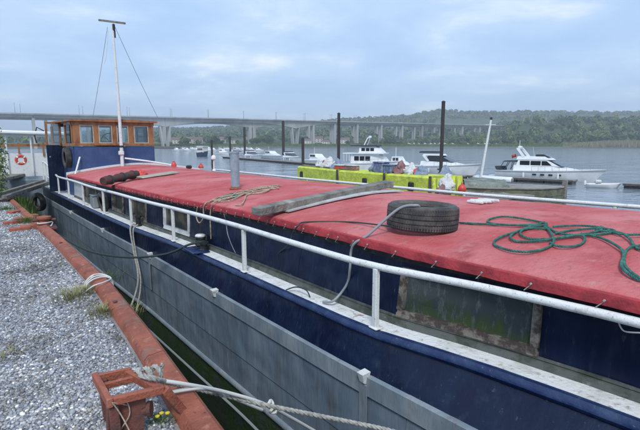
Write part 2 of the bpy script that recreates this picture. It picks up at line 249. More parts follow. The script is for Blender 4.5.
# ------------------------------------------------------------------ mesh building
class MB:
    def __init__(s): s.v = []; s.f = []
    def add(s, vs, fs):
        o = len(s.v); s.v.extend([tuple(v) for v in vs]); s.f.extend([tuple(i + o for i in f) for f in fs]); return s
    def box(s, c, d, rz=0.0, rx=0.0, ry=0.0, bev=0.0):
        c = Vector(c); R3 = Matrix.Rotation(rz, 3, 'Z') @ Matrix.Rotation(ry, 3, 'Y') @ Matrix.Rotation(rx, 3, 'X')
        x, y, z = [q / 2 for q in d]
        if bev <= 0:
            p = [(-x, -y, -z), (x, -y, -z), (x, y, -z), (-x, y, -z), (-x, -y, z), (x, -y, z), (x, y, z), (-x, y, z)]
            return s.add([c + R3 @ Vector(q) for q in p], [(3, 2, 1, 0), (4, 5, 6, 7), (0, 1, 5, 4), (1, 2, 6, 5), (2, 3, 7, 6), (3, 0, 4, 7)])
        b = min(bev, x * .9, y * .9, z * .9); pts = []; 
        for zz, k in ((-z, b), (-z + b, 0), (z - b, 0), (z, b)):
            X, Y = x - k, y - k
            pts += [(-X, -Y + b, zz), (-X + b, -Y, zz), (X - b, -Y, zz), (X, -Y + b, zz), (X, Y - b, zz), (X - b, Y, zz), (-X + b, Y, zz), (-X, Y - b, zz)]
        fs = [tuple(range(7, -1, -1)), tuple(range(24, 32))]
        for l in range(3):
            for i in range(8): fs.append((l * 8 + i, l * 8 + (i + 1) % 8, (l + 1) * 8 + (i + 1) % 8, (l + 1) * 8 + i))
        return s.add([c + R3 @ Vector(q) for q in pts], fs)
    def beam(s, a, b, w, h, up=(0, 0, 1), bev=0.0):
        a, b = Vector(a), Vector(b); d = b - a; L = d.length; y = d.normalized(); u = Vector(up)
        x = y.cross(u).normalized(); z = x.cross(y)
        t = MB(); t.box((0, 0, 0), (w, L, h), bev=bev); m = (a + b) / 2
        return s.add([m + x * v[0] + y * v[1] + z * v[2] for v in t.v], t.f)
    def tube(s, pts, r, n=8, caps=True, rfn=None, closed=False):
        P = [Vector(p) for p in pts]; N = len(P)
        if N < 2: return s
        vs = []; prev = None
        for i, p in enumerate(P):
            t = (P[(i + 1) % N] - P[i - 1]) if closed else (P[min(i + 1, N - 1)] - P[max(i - 1, 0)])
            if t.length < 1e-9: t = Vector((0, 0, 1))
            t.normalize()
            if prev is None:
                a = Vector((0, 0, 1)) if abs(t.z) < 0.9 else Vector((1, 0, 0)); u = t.cross(a).normalized()
            else:
                u = (prev - t * prev.dot(t))
                u = u.normalized() if u.length > 1e-6 else t.cross(Vector((0, 0, 1))).normalized()
            prev = u; w = t.cross(u); rr = rfn(i / (N - 1)) if rfn else r
            for k in range(n):
                a = 2 * math.pi * k / n; vs.append(p + u * (rr * math.cos(a)) + w * (rr * math.sin(a)))
        fs = []
        for i in range(N if closed else N - 1):
            j = (i + 1) % N
            for k in range(n): fs.append((i * n + k, i * n + (k + 1) % n, j * n + (k + 1) % n, j * n + k))
        if caps and not closed: fs += [tuple(range(n - 1, -1, -1)), tuple(range((N - 1) * n, N * n))]
        return s.add(vs, fs)
    def cyl(s, a, b, r, n=16, r2=None):
        a, b = Vector(a), Vector(b); return s.tube([a, b], r, n, rfn=(lambda t: r + ((r2 if r2 is not None else r) - r) * t))
    def lathe(s, prof, c=(0, 0, 0), n=24, axis='z', seg=None):
        vs = []; c = Vector(c)
        for r, z in prof:
            for k in range(n):
                a = 2 * math.pi * k / n; p = Vector((r * math.cos(a), r * math.sin(a), z))
                if axis == 'x': p = Vector((p.z, p.x, p.y))
                if axis == 'y': p = Vector((p.x, p.z, p.y))
                vs.append(c + p)
        m = len(prof); fs = []
        for i in range(m - 1):
            for k in range(n): fs.append((i * n + k, i * n + (k + 1) % n, (i + 1) * n + (k + 1) % n, (i + 1) * n + k))
        fs += [tuple(range(n - 1, -1, -1)), tuple(range((m - 1) * n, m * n))]
        return s.add(vs, fs)
    def loft(s, secs, caps=True, closed=False):
        n = len(secs[0]); vs = [p for q in secs for p in q]; fs = []
        for i in range(len(secs) - 1):
            for k in range(n if closed else n - 1):
                j = (k + 1) % n; fs.append((i * n + k, i * n + j, (i + 1) * n + j, (i + 1) * n + k))
        if caps and closed: fs += [tuple(range(n - 1, -1, -1)), tuple(range((len(secs) - 1) * n, len(secs) * n))]
        return s.add(vs, fs)
    def mesh(s, name, m, loc=(0, 0, 0), smooth=False):
        me = bpy.data.meshes.new(name); l = Vector(loc)
        me.from_pydata([(v[0] - l.x, v[1] - l.y, v[2] - l.z) for v in s.v], [], s.f); me.materials.append(M[m] if isinstance(m, str) else m)
        if smooth:
            me.polygons.foreach_set('use_smooth', [True] * len(me.polygons))
            try: me.set_sharp_from_angle(angle=math.radians(38))
            except Exception: pass
        me.update(); return me
def tag(o, label=None, cat=None, group=None, kind=None):
    if label: o['label'] = label
    if cat: o['category'] = cat
    if group: o['group'] = group
    if kind: o['kind'] = kind
    return o
def obj(name, mb, m, parent=None, smooth=True, loc=None):
    l = Vector(loc) if loc is not None else (Vector(parent['_w']) if parent is not None and '_w' in parent else Vector((0, 0, 0)))
    o = bpy.data.objects.new(name, mb.mesh(name, m, l, smooth)); C.objects.link(o)
    if parent is not None: o.parent = parent
    elif loc is not None: o.location = loc
    o['_w'] = list(l)
    return o
def thing(name, loc, label, cat, group=None):
    o = bpy.data.objects.new(name, None); C.objects.link(o); o.location = loc; o['_w'] = list(loc); o.empty_display_size = 0.2
    return tag(o, label, cat, group)
def kids(o): return [c for c in bpy.data.objects if c.parent == o]
def dup(root, loc, rz, label, group=None, scale=None):
    def cp(o, par):
        c = o.copy(); C.objects.link(c); c.parent = par
        for k in KIDS.get(o.name, []): cp(k, c)
        return c
    KIDS = {}
    for o in list(C.objects):
        if o.parent is not None: KIDS.setdefault(o.parent.name, []).append(o)
    r = cp(root, None); r.location = loc; r.rotation_euler = (0, 0, rz)
    if scale: r.scale = (scale,) * 3
    tag(r, label, None, group); return r
def smooth_path(P, k=8):
    P = [Vector(p) for p in P]; out_ = []
    for i in range(len(P) - 1):
        p0, p1, p2, p3 = P[max(i - 1, 0)], P[i], P[i + 1], P[min(i + 2, len(P) - 1)]
        for j in range(k):
            t = j / k
            out_.append(0.5 * ((2 * p1) + (p2 - p0) * t + (2 * p0 - 5 * p1 + 4 * p2 - p3) * t * t + (3 * p1 - p0 - 3 * p2 + p3) * t ** 3))
    out_.append(P[-1]); return out_
def resample(P, step):
    out_ = [P[0]]; acc = 0
    for a, b in zip(P, P[1:]):
        L = (b - a).length
        if L < 1e-9: continue
        while acc + L >= step:
            t = (step - acc) / L; a = a + (b - a) * t; L = (b - a).length; out_.append(a.copy()); acc = 0
        acc += L
    out_.append(P[-1]); return out_
def twisted(mb, P, r, lay=0.11, step=0.012):
    """three laid strands along a path"""
    Q = resample(P, step); prev = None; S = [[], [], []]; d = 0
    for i, p in enumerate(Q):
        t = (Q[min(i + 1, len(Q) - 1)] - Q[max(i - 1, 0)]).normalized()
        u = t.cross(Vector((0, 0, 1))).normalized() if prev is None else (prev - t * prev.dot(t)).normalized()
        prev = u; w = t.cross(u)
        for s_ in range(3):
            a = 2 * math.pi * (d / lay + s_ / 3); S[s_].append(p + (u * math.cos(a) + w * math.sin(a)) * r * 0.52)
        d += step
    for s_ in S: mb.tube(s_, r * 0.54, 6)
    return mb
def rope(name, P, r, m, label, cat='rope', twist=False, k=8, n=6, group=None):
    P = smooth_path(P, k); mb = MB(); o0 = P[0].copy()
    if twist: twisted(mb, P, r)
    else: mb.tube(P, r, n)
    return tag(obj(name, mb, m, loc=o0), label, cat, group)

rnd = random.Random(7)
def interp(K):
    ys = np.array([k[0] for k in K], float); xs = np.array([k[1] for k in K], float)
    g = np.linspace(ys[0], ys[-1], 600); v = np.interp(g, ys, xs); w = max(3, int(600 * 1.1 / (ys[-1] - ys[0]))) | 1
    ker = np.hanning(w + 2)[1:-1]; ker /= ker.sum(); h = w // 2
    v2 = np.convolve(np.concatenate([2 * v[0] - v[1:h + 1][::-1], v, 2 * v[-1] - v[-h - 1:-1][::-1]]), ker, 'valid')
    return lambda y: float(np.interp(y, g, v2))
deckL = interp([(-8, 3.3), (-2, 3.25), (1.05, 3.16), (2.24, 2.95), (3.08, 2.70), (5.55, 2.55), (8.1, 2.38), (10, 2.13), (12.2, 1.95), (14.6, 1.78), (18.2, 1.55), (22.2, 1.30)])
greyL = interp([(-8, 3.0), (-2, 2.95), (1.0, 2.80), (1.96, 2.70), (3.29, 2.56), (6.1, 2.38), (9.2, 2.20), (12.66, 1.91), (18, 1.55), (22.2, 1.29)])
hemL = interp([(-8, 3.25), (-2, 3.25), (1.1, 3.17), (2.4, 3.03), (4.0, 2.96), (5.9, 2.83), (8.9, 2.43), (13, 2.05), (17.3, 1.68), (18, 1.62)])
hemR = interp([(-8, 8.3), (-2, 8.1), (2.8, 7.47), (5.46, 6.87), (10.6, 6.41), (13.7, 6.28), (18, 6.15)])
def camber(y): return 0.10 + 0.17 * max(0, min(1, (y - 2) / 14.0))
def roofz(x, y):
    a, b = hemL(y), hemR(y); u = max(0, min(1, (x - a) / (b - a)))
    return 0.715 + camber(y) * (1 - abs(2 * u - 1) ** 1.6)
def at_roof(px, py, dz=0.0):
    z = 0.8
    for _ in range(12):
        p = at(px, py, z); z = roofz(p.x, p.y) + dz
    return Vector((p.x, p.y, z))
WATER = -3.0

# ================================================================== SETTING: quay, water, far bank
def edgeX(y):   # centre line of the rusty capping beam
    return float(np.interp(y, [-6, 0, 2.4, 4, 5.6, 7.6, 9, 10.3, 13, 15.5, 17.5], [0.76, 0.79, 0.815, 0.845, 0.84, 0.735, 0.66, 0.56, 0.36, 0.20, 0.06]))
ys = [-6 + 0.5 * i for i in range(48)]
mb = MB(); mb.loft([[(-60, y, 0), (-6, y, 0), (-1, y, 0), (edgeX(y) - 0.02, y, 0), (edgeX(y) + 0.07, y, -0.02)] for y in ys], caps=False)
mb.loft([[(-60, y, 0), (-2.0, y, 0), (-1.2, y, -0.15)] for y in (17.5, 24, 60)], caps=False)
tag(obj('quay_ground', mb, 'gravelbed', smooth=False), kind='structure')
mb = MB()
for y0, y1 in zip(ys, ys[1:]):
    for z0, z1, off in ((-3.6, -2.4, 0.0), (-2.38, -1.2, 0.01), (-1.18, -0.155, 0.0)):
        a, b = edgeX(y0) + 0.07 + off, edgeX(y1) + 0.07 + off
        mb.add([(a, y0, z0), (b, y1, z0), (b, y1, z1), (a, y0, z1)], [(0, 1, 2, 3)])
tag(obj('quay_wall', mb, 'slime', smooth=False), kind='structure')
mb = MB(); mb.add([(-300, -300, WATER), (6000, -300, WATER), (6000, 6000, WATER), (-300, 6000, WATER)], [(0, 1, 2, 3)])
tag(obj('river_water', mb, 'water', smooth=False), kind='structure')
mb = MB(); mb.loft([[(edgeX(y) + .05, y, -2.0 + .12 * noise.noise((y, 0, 0))), (edgeX(y) + .35, y, -2.35 + .15 * noise.noise((y * 1.5, 1, 0))), (edgeX(y) + .8, y, -2.62 + .12 * noise.noise((y * 1.3, 2, 0))), (edgeX(y) + 1.5, y, -2.85 + .08 * noise.noise((y, 4, 0))), (edgeX(y) + 2.6, y, -3.2)] for y in [-6 + .25 * i for i in range(94)]], caps=False)
tag(obj('mud_slope', mb, mat('weedy_mud', (0.085, 0.10, 0.075), 0.5, col2=(0.045, 0.085, 0.02), scale=2.5, thr=(0.42, 0.58), col3=(0.03, 0.03, 0.025), scale3=7, thr3=(0.55, 0.65), bump=0.8, bscale=9)), kind='structure')
# earth bank running on past the end of the quay
mb = MB(); secs = []
for j in range(30):
    y = 15.5 + j * 1.6; sec = []
    for i in range(14):
        x = -6 + i * (6.9 + 0.0 * j) / 13; e = edgeX(min(y, 17.5)) - 0.02 * (y - 17.5 if y > 17.5 else 0)
        xr = x - e + 0.1; z = 0.02 - 0.05 * max(0, y - 17) * 0.15 - (max(0, xr) * 1.2 if xr > 0 else 0) + 0.08 * noise.noise((x, y * 0.6, 0))
        if y < 17.3: z = min(z, -0.03)
        sec.append((x, y, z))
    sec.append((3.0, y, -3.2)); secs.append(sec)
mb.loft(secs, caps=False)
tag(obj('earth_bank', mb, mat('bank_soil', (0.10, 0.09, 0.06), 0.95, col2=(0.07, 0.10, 0.035), scale=1.5, bump=0.5, bscale=8)), kind='structure')

# far bank and hills: a polar height field, real metres
SK = [(-400, 141), (-200, 140), (0, 137), (60, 135), (160, 131), (230, 128.5), (300, 126.5), (340, 121.5), (400, 118), (440, 112.5), (480, 114.5), (540, 114), (600, 114.5), (640, 114), (900, 118), (1400, 130)]
def px_of(az):
    a = az - YAW; a = max(-1.35, min(1.35, a)); return 320 + FPX * math.tan(a)
def shore_depth(px): return float(np.interp(px, [-400, 0, 150, 300, 400, 500, 640, 900], [430, 470, 560, 600, 600, 560, 520, 470]))
def terrain_h(depth, px):
    s = shore_depth(px); k = (HORIZON - float(np.interp(px, [a for a, b in SK], [b for a, b in SK]))) / FPX
    top = EYE + k * 1600
    if depth < s: return -3.0 - min(2.0, (s - depth) * 0.1)
    flat = s + float(np.interp(px, [0, 300, 440, 520, 640], [20, 20, 120, 90, 110]))
    if depth < flat: h = -3.0 + 4.2 * min(1, (depth - s) / 22)
    else:
        t = min(1, (depth - flat) / (1600 - flat)); h = 1.2 + (top - 1.2) * (t ** 1.25)
    kn_ = min(1, max(0, (px - 488) / 34)); h += 27 * kn_ * kn_ * (3 - 2 * kn_) * math.exp(-((depth - 820) / 120) ** 2)
    if depth > 1600: h = top - (depth - 1600) * 0.02
    h += 3.0 * noise.noise((px * 0.02, depth * 0.004, 3.3)) * min(1, max(0, (depth - flat) / 200))
    return h
mb = MB(); secs = []
azs = [math.radians(-32 + 0.75 * i) for i in range(176)]
for az in azs:
    c = max(0.22, math.cos(az - YAW)); px = px_of(az); s = shore_depth(px); row = []
    for d in [s - 12, s - 1, s + 5, s + 12, s + 23, s + 50, s + 90, s + 120, s + 160] + [s + 200 + (1600 - s - 200) * k / 22 for k in range(23)] + [1750, 2200, 3200]:
        r = d / c; row.append((math.sin(az) * r, math.cos(az) * r, terrain_h(d, px)))
    secs.append(row)
mb.loft(secs, caps=False); tag(obj('hills', mb, 'terrain'), kind='structure')
def on_hill(px, depth, dz=0):
    a = math.atan((px - 320) / FPX); r = depth / math.cos(a); az = YAW + a
    return Vector((math.sin(az) * r, math.cos(az) * r, terrain_h(depth, px) + dz))
# muddy foreshore strip under the far bank
mb = MB(); secs = []
for az in azs:
    c = max(0.22, math.cos(az - YAW)); px = px_of(az); s = shore_depth(px); row = []
    for d, dz in ((s - 14, -0.3), (s - 5, 0.45), (s + 3, 1.3 + 0.8 * noise.noise((px * .03, 1, 1))), (s + 9, 2.2)):
        r = d / c; row.append((math.sin(az) * r, math.cos(az) * r, -3.0 + dz))
    secs.append(row)
mb.loft(secs, caps=False); tag(obj('muddy_foreshore', mb, 'mud'), kind='structure')

# ================================================================== FOLIAGE
def crown_mesh(name, m, seed, nleaf=800, leaf=0.085, lobes=9, squash=0.85):
    """a crown of unit radius standing on z=0.25..: clumps of small leaf faces on uneven lobes"""
    r = random.Random(seed); L = []
    for i in range(lobes):
        a = r.uniform(0, 6.28); q = r.uniform(0.0, 0.62); L.append((Vector((q * math.cos(a), q * math.sin(a), r.uniform(0.45, 1.25) * squash)), r.uniform(0.28, 0.5)))
    vs = np.zeros((nleaf * 4, 3)); 
    for i in range(nleaf):
        c, R_ = L[r.randrange(lobes)]; d = Vector((r.gauss(0, 1), r.gauss(0, 1), r.gauss(0, 1))).normalized()
        p = c + d * R_ * (0.72 + 0.34 * r.random()); nrm = (d + Vector((r.uniform(-.7, .7), r.uniform(-.7, .7), r.uniform(-.2, .9)))).normalized()
        u = nrm.orthogonal().normalized(); w = nrm.cross(u); a = r.uniform(0, 3.14); u, w = u * math.cos(a) + w * math.sin(a), w * math.cos(a) - u * math.sin(a)
        s = leaf * r.uniform(0.6, 1.4)
        for k, (e, f) in enumerate(((-1, -.55), (0.9, -.7), (1, .6), (-.8, .75))): vs[i * 4 + k] = p + u * e * s + w * f * s
    me = bpy.data.meshes.new(name); me.from_pydata(vs.tolist(), [], [(4 * i, 4 * i + 1, 4 * i + 2, 4 * i + 3) for i in range(nleaf)]); me.materials.append(M[m]); return me
def trunk_mesh(seed):
    r = random.Random(seed); t = MB(); t.tube([(0, 0, -0.1), (0.01, 0.0, 0.35), (0.03, -0.02, 0.8)], 0.05, 6, rfn=lambda q: 0.055 - 0.035 * q)
    for k in range(4):
        a = r.uniform(0, 6.28); t.tube([(0.01, 0, 0.35 + 0.08 * k), (0.25 * math.cos(a), 0.25 * math.sin(a), 0.6 + 0.08 * k), (0.42 * math.cos(a), 0.42 * math.sin(a), 0.85 + 0.06 * k)], 0.02, 5, rfn=lambda q: 0.024 - 0.016 * q)
    return t.mesh('trunk', 'bark')
crowns = {'leaf': [crown_mesh('crown', 'leaf', s) for s in (1, 2, 3)], 'leafdark': [crown_mesh('crown', 'leafdark', s) for s in (4, 5, 6)], 'leafpale': [crown_mesh('crown', 'leafpale', s, leaf=0.075) for s in (7, 8)]}
trunks = [trunk_mesh(s) for s in (1, 2)]
def place_tree(px, depth, size, kind, label, group, i):
    p = on_hill(px, depth, -0.3)
    o = bpy.data.objects.new('broadleaf_tree', None); C.objects.link(o); o.location = p; o.scale = (size, size, size * rnd.uniform(0.8, 1.15)); o.rotation_euler = (0, 0, rnd.uniform(0, 6.28)); o['_w'] = list(p)
    tag(o, label, 'tree', group)
    c = bpy.data.objects.new('crown', rnd.choice(crowns[kind])); C.objects.link(c); c.parent = o
    t = bpy.data.objects.new('trunk', trunks[i % 2]); C.objects.link(t); t.parent = o
words = {'leaf': 'mid green', 'leafdark': 'dark green', 'leafpale': 'pale green'}
for i in range(270):
    zone = rnd.random()
    if zone < 0.62:
        px = rnd.uniform(455, 700); depth = shore_depth(px) + rnd.choice([rnd.uniform(28, 70), rnd.uniform(80, 150), rnd.uniform(150, 260)]); size = rnd.uniform(6.5, 11.5) * (0.55 if depth < shore_depth(px) + 45 else 1)
        if px > 580 and depth < shore_depth(px) + 60: depth += 60
        wh = ('at the water edge ' if depth < shore_depth(px) + 75 else 'in the middle rows ' if depth < shore_depth(px) + 150 else 'in the upper rows ') + ('left of the flybridge yacht' if px < 505 else 'above the flybridge yacht' if px < 560 else 'above the yacht bow' if px < 605 else 'behind the reed bed'); wh = wh + ' across the river'; grp = 'trees ' + wh
    elif zone < 0.82:
        px = rnd.uniform(372, 470); depth = shore_depth(px) + rnd.uniform(35, 240); size = rnd.uniform(4.5, 9)
        wh = ('left of the tallest black pile' if px < 440 else 'right of the tallest black pile') + (' low on the far bank' if depth < shore_depth(px) + 130 else ' up the far slope'); grp = 'trees by the right end of the bridge ' + wh
    else:
        px = rnd.uniform(160, 375); depth = shore_depth(px) + rnd.uniform(24, 180); size = rnd.uniform(4, 8)
        wh = 'seen under ' + ('the arched main span' if px < 285 else 'the bridge between arch and tall black pile' if px < 338 else 'the bridge right of the tall black pile'); grp = 'trees ' + wh
    kd = rnd.choice(['leaf', 'leaf', 'leafdark', 'leafdark', 'leafpale'])
    place_tree(px, depth, size, kd, f'{words[kd]} tree {wh}', grp + ', ' + words[kd], i)
def woodland(name, pts, m, quads=46):
    n = len(pts) * quads; vs = np.zeros((n * 4, 3)); k = 0; r = random.Random(5)
    for p, s in pts:
        for j in range(quads):
            a = r.uniform(0, 6.28); e = r.uniform(-0.1, 1.0); q = math.sqrt(max(0, 1 - e * e)) * r.uniform(0.7, 1.05)
            d = Vector((q * math.cos(a), q * math.sin(a), e)); c = p + Vector((d.x * s, d.y * s, d.z * s * 1.05 + s * 0.25))
            nrm = (d + Vector((r.uniform(-.6, .6), r.uniform(-.6, .6), r.uniform(-.3, .6)))).normalized(); u = nrm.orthogonal().normalized(); w = nrm.cross(u); z = s * r.uniform(0.16, 0.34)
            for l, (f, g) in enumerate(((-1, -.6), (.9, -.7), (1, .6), (-.8, .8))): vs[(k) * 4 + l] = c + u * f * z + w * g * z
            k += 1
    me = bpy.data.meshes.new(name); me.from_pydata(vs.tolist(), [], [(4 * i, 4 * i + 1, 4 * i + 2, 4 * i + 3) for i in range(n)]); me.materials.append(M[m])
    o = bpy.data.objects.new(name, me); C.objects.link(o); return o
pts = []
for i in range(4200):
    px = rnd.uniform(-60, 760); depth = shore_depth(px) + 150 + (1560 - shore_depth(px) - 150) * rnd.random() ** 0.8
    f = noise.noise((px * 0.012, depth * 0.006, 9))
    if f < -0.02 and depth < 1500 and not (depth < shore_depth(px) + 480 and px > 440) and not (px < 440 and rnd.random() < .75): continue
    if rnd.random() < 0.25: depth = rnd.uniform(1500, 1600)
    pts.append((on_hill(px, depth), rnd.uniform(3.8, 9)))
h = len(pts) // 2
tag(woodland('hillside_woodland', pts[:h], 'leafdark'), 'hazy dark green woodland covering the hills behind the river', 'woodland', kind='stuff')
tag(woodland('hillside_scrub', pts[h:], 'leaf'), 'lighter green scrub and hedges spread over the distant hills', 'scrub', kind='stuff')
# reed bed at the right of the far shore
mb = MB()
for i in range(9000):
    px = rnd.uniform(560, 760); t = min(1, max(0, (px - 565) / 40)); s = shore_depth(px); p = on_hill(px, s + rnd.uniform(4, 34)); hgt = (2.2 + 3.6 * t) * rnd.uniform(0.85, 1.1); a = rnd.uniform(0, 3.14); w = 0.35
    mb.add([(p.x - w * math.cos(a), p.y - w * math.sin(a), p.z - .5), (p.x + w * math.cos(a), p.y + w * math.sin(a), p.z - .5), (p.x + w * .4 * math.cos(a), p.y + .4 * w * math.sin(a), p.z + hgt)], [(0, 1, 2)])
tag(obj('reed_bed', mb, 'reeds', smooth=False), 'straw coloured reed bed along the far shore behind the yacht bow', 'reeds', kind='stuff')
mb = MB()
for i in range(9000):
    px = rnd.uniform(150, 620); s = shore_depth(px); p = on_hill(px, s + rnd.uniform(9, 30)); hgt = rnd.uniform(0.8, 2.0); a = rnd.uniform(0, 3.14); w = 0.7
    mb.add([(p.x - w * math.cos(a), p.y - w * math.sin(a), p.z - .3), (p.x + w * math.cos(a), p.y + w * math.sin(a), p.z - .3), (p.x, p.y, p.z + hgt)], [(0, 1, 2)])
tag(obj('shore_grass', mb, 'grass', smooth=False), 'green rough grass fringe on top of the far river bank', 'grass', kind='stuff')

# ================================================================== BRIDGES
BY = 560.0
def deck_z(x): return 32.4 + 5.2 * max(-0.2, x) / 650.0
def bridge(name, Y, x0, x1, piers, mains, label, zoff=0.0, thick=3.2, wid=12.0, haunch=10.5, splay=True):
    root = thing(name, (mains[0], Y, WATER), label, 'bridge')
    hp = list(mains)
    def depth(x):
        t = thick
        for h_ in hp: 
            q = abs(x - h_)
            t = max(t, thick + (haunch - thick) * max(0, 1 - q / 66) ** 1.7)
        if hp[0] < x < hp[1]: t = max(t, 3.9)
        return t
    # girder, split at the piers into spans
    cuts = sorted(set([x0, x1] + piers + mains))
    for a, b in zip(cuts, cuts[1:]):
        g = MB(); n = max(2, int((b - a) / 6)); secs = []
        for i in range(n + 1):
            x = a + 0.15 + (b - a - 0.3) * i / n; zt = deck_z(x) + zoff - 0.9; zb = zt - depth(x); hw = wid / 2
            secs.append([(x, Y - hw, zt), (x, Y - hw, zt - 0.5), (x, Y - hw + 2.6, zt - 0.95), (x, Y - hw + 3.2, zb), (x, Y + hw - 3.2, zb), (x, Y + hw - 2.6, zt - 0.95), (x, Y + hw, zt - 0.5), (x, Y + hw, zt)])
        g.loft(secs, closed=True); obj('girder_span', g, 'concrete', root, smooth=False)
        for s in (-1, 1):
            p = MB(); n2 = max(1, int((b - a) / 12)); secs = []
            for i in range(n2 + 1):
                x = a + (b - a) * i / n2; z = deck_z(x) + zoff; y = Y + s * (wid / 2 + 0.05)
                secs.append([(x, y - 0.18, z - 0.897), (x, y + 0.18, z - 0.897), (x, y + 0.18, z + 0.2), (x, y - 0.18, z + 0.2)])
            p.loft(secs, closed=True); obj('parapet', p, 'concrete', root, smooth=False)
    gz = lambda x: max(WATER - 1, terrain_h(x * math.sin(YAW) + Y * math.cos(YAW), px_of(math.atan2(x, Y))) - 1)
    for x in piers:
        for s in (-1, 1):
            p = MB(); zt = deck_z(x) + zoff - 0.9 - depth(x); p.box((x, Y + s * wid * 0.2, (zt + gz(x)) / 2), (2.6, wid * 0.2, zt - gz(x))); obj('pier', p, 'concrete', root, smooth=False)
    for x in mains:
        for s in (-1, 1):
            p = MB(); zt = deck_z(x) + zoff - 0.9 - depth(x) + 0.6
            p.beam((x + s * (2.6 if splay else 3), Y, WATER + 1.5), (x + s * (5.8 if splay else 3), Y, zt), wid * 0.55, 1.7 if splay else 4, up=(1, 0, 0.2)); obj('slanting_pier' if splay else 'upright_pier', p, 'concrete', root, smooth=False)
        p = MB(); p.box((x, Y, WATER + 1.0), (30, wid + 6, 3.0), bev=1.0); obj('pier_footing', p, 'cofferdam', root, smooth=False)
    return root
ap = [-150, -105, -60, -15, 30, 72, 115]
bridge('road_viaduct', BY, -190, 1150, ap + [372, 410, 453, 502, 548, 595, 645, 700, 750, 800, 850, 900, 950, 1000, 1050, 1100], [162, 342], 'long pale concrete motorway bridge across the river with arched main span')
bridge('rail_viaduct', BY + 42, -190, 1150, [x + 14 for x in ap[:-1]] + [392, 436, 480, 530, 575, 620, 672, 730, 790, 850, 910, 970], [176, 296], 'second pale concrete viaduct standing just behind the arched motorway bridge', zoff=-0.6, thick=3.0, wid=11, haunch=8.5, splay=False)
def lamp_proto():
    r = thing('bridge_lamp', (0, 0, 0), 'x', 'street lamp')
    a = MB(); a.tube([(0, 0, 0), (0, 0, 9.6)], 0.2, 6, rfn=lambda t: 0.26 - 0.10 * t); obj('post', a, 'steel', r)
    a = MB(); a.tube([(0, -1.3, 9.75), (0, 0, 9.6), (0, 1.3, 9.75)], 0.12, 6); obj('arm', a, 'steel', r)
    a = MB(); a.box((0, -1.6, 9.75), (0.4, 0.9, 0.2)); a.box((0, 1.6, 9.75), (0.4, 0.9, 0.2)); obj('lantern', a, 'steel', r); return r
lp = lamp_proto(); first = True
for i, x in enumerate([-62, -24, 15, 72, 120, 168, 214, 262, 310, 356, 402, 448, 495, 542, 590, 640]):
    for j, (Y, dxx) in enumerate(((BY - 5.5, 0), (BY + 5.5, 5))):
        lab = 'slim grey lamp post on the bridge deck, ' + ('near' if j == 0 else 'far') + ' carriageway'
        loc = (x + dxx, Y, deck_z(x) - 0.2)
        if first: lp.location = loc; tag(lp, lab, None, 'lamp posts along the near carriageway of the bridge'); first = False
        else: dup(lp, loc, 0, lab, 'lamp posts along the ' + ('near' if j == 0 else 'far') + ' carriageway of the bridge')

# houses on the far hillside
def house(px, depth, w, label, wall='housewall', zz=0):
    p = on_hill(px, depth); r = thing('hillside_house', p, label, 'house', 'houses on the hillside across the river'); a = MB(); d = w * 0.6; h_ = w * 0.42; rz = rnd.uniform(-.4, .4) - 0.6
    def T(v): v = Matrix.Rotation(rz, 3, 'Z') @ Vector(v); return p + v
    t = MB(); t.box((0, 0, h_ / 2 - 1), (w, d, h_ + 2)); a.add([T(v) for v in t.v], t.f); obj('wall', a, wall, r, smooth=False)
    t = MB(); e = 0.4; q = [(-w / 2 - e, -d / 2 - e, h_), (w / 2 + e, -d / 2 - e, h_), (w / 2 + e, d / 2 + e, h_), (-w / 2 - e, d / 2 + e, h_), (-w / 2 - e, 0, h_ + d * .42), (w / 2 + e, 0, h_ + d * .42)]
    t.add(q, [(0, 1, 5, 4), (2, 3, 4, 5), (1, 2, 5), (3, 0, 4), (3, 2, 1, 0)]); a = MB(); a.add([T(v) for v in t.v], t.f); obj('roof', a, 'roofslate', r, smooth=False)
    for k in range(3):
        for lv in (0.28, 0.7):
            t = MB(); t.box((-w / 3 + k * w / 3, -d / 2 - 0.03, h_ * lv), (w * .12, 0.1, h_ * .2)); a = MB(); a.add([T(v) for v in t.v], t.f); obj('window', a, 'yglass', r, smooth=False)
spots = [(178, 640), (190, 700), (199, 650), (211, 760), (222, 690), (236, 660), (250, 730), (307, 660), (318, 720), (326, 650), (229, 860), (345, 700)]
for i, (px, dp) in enumerate(spots):
    house(px, dp, rnd.uniform(9, 15), 'pale house ' + ('near the shore' if dp < 680 else 'half way up' if dp < 780 else 'high up') + (' left of the chimney pipe' if px < 205 else ' between chimney and left-hand slim pile' if px < 245 else ' right of the arched span' if px > 285 else ' under the right end of the arched span') + ', under the bridge')
house(461, 690, 17, 'long low white house among trees right of the tall black pile'); house(484, 700, 11, 'white house behind the white mast, right of the long low one')
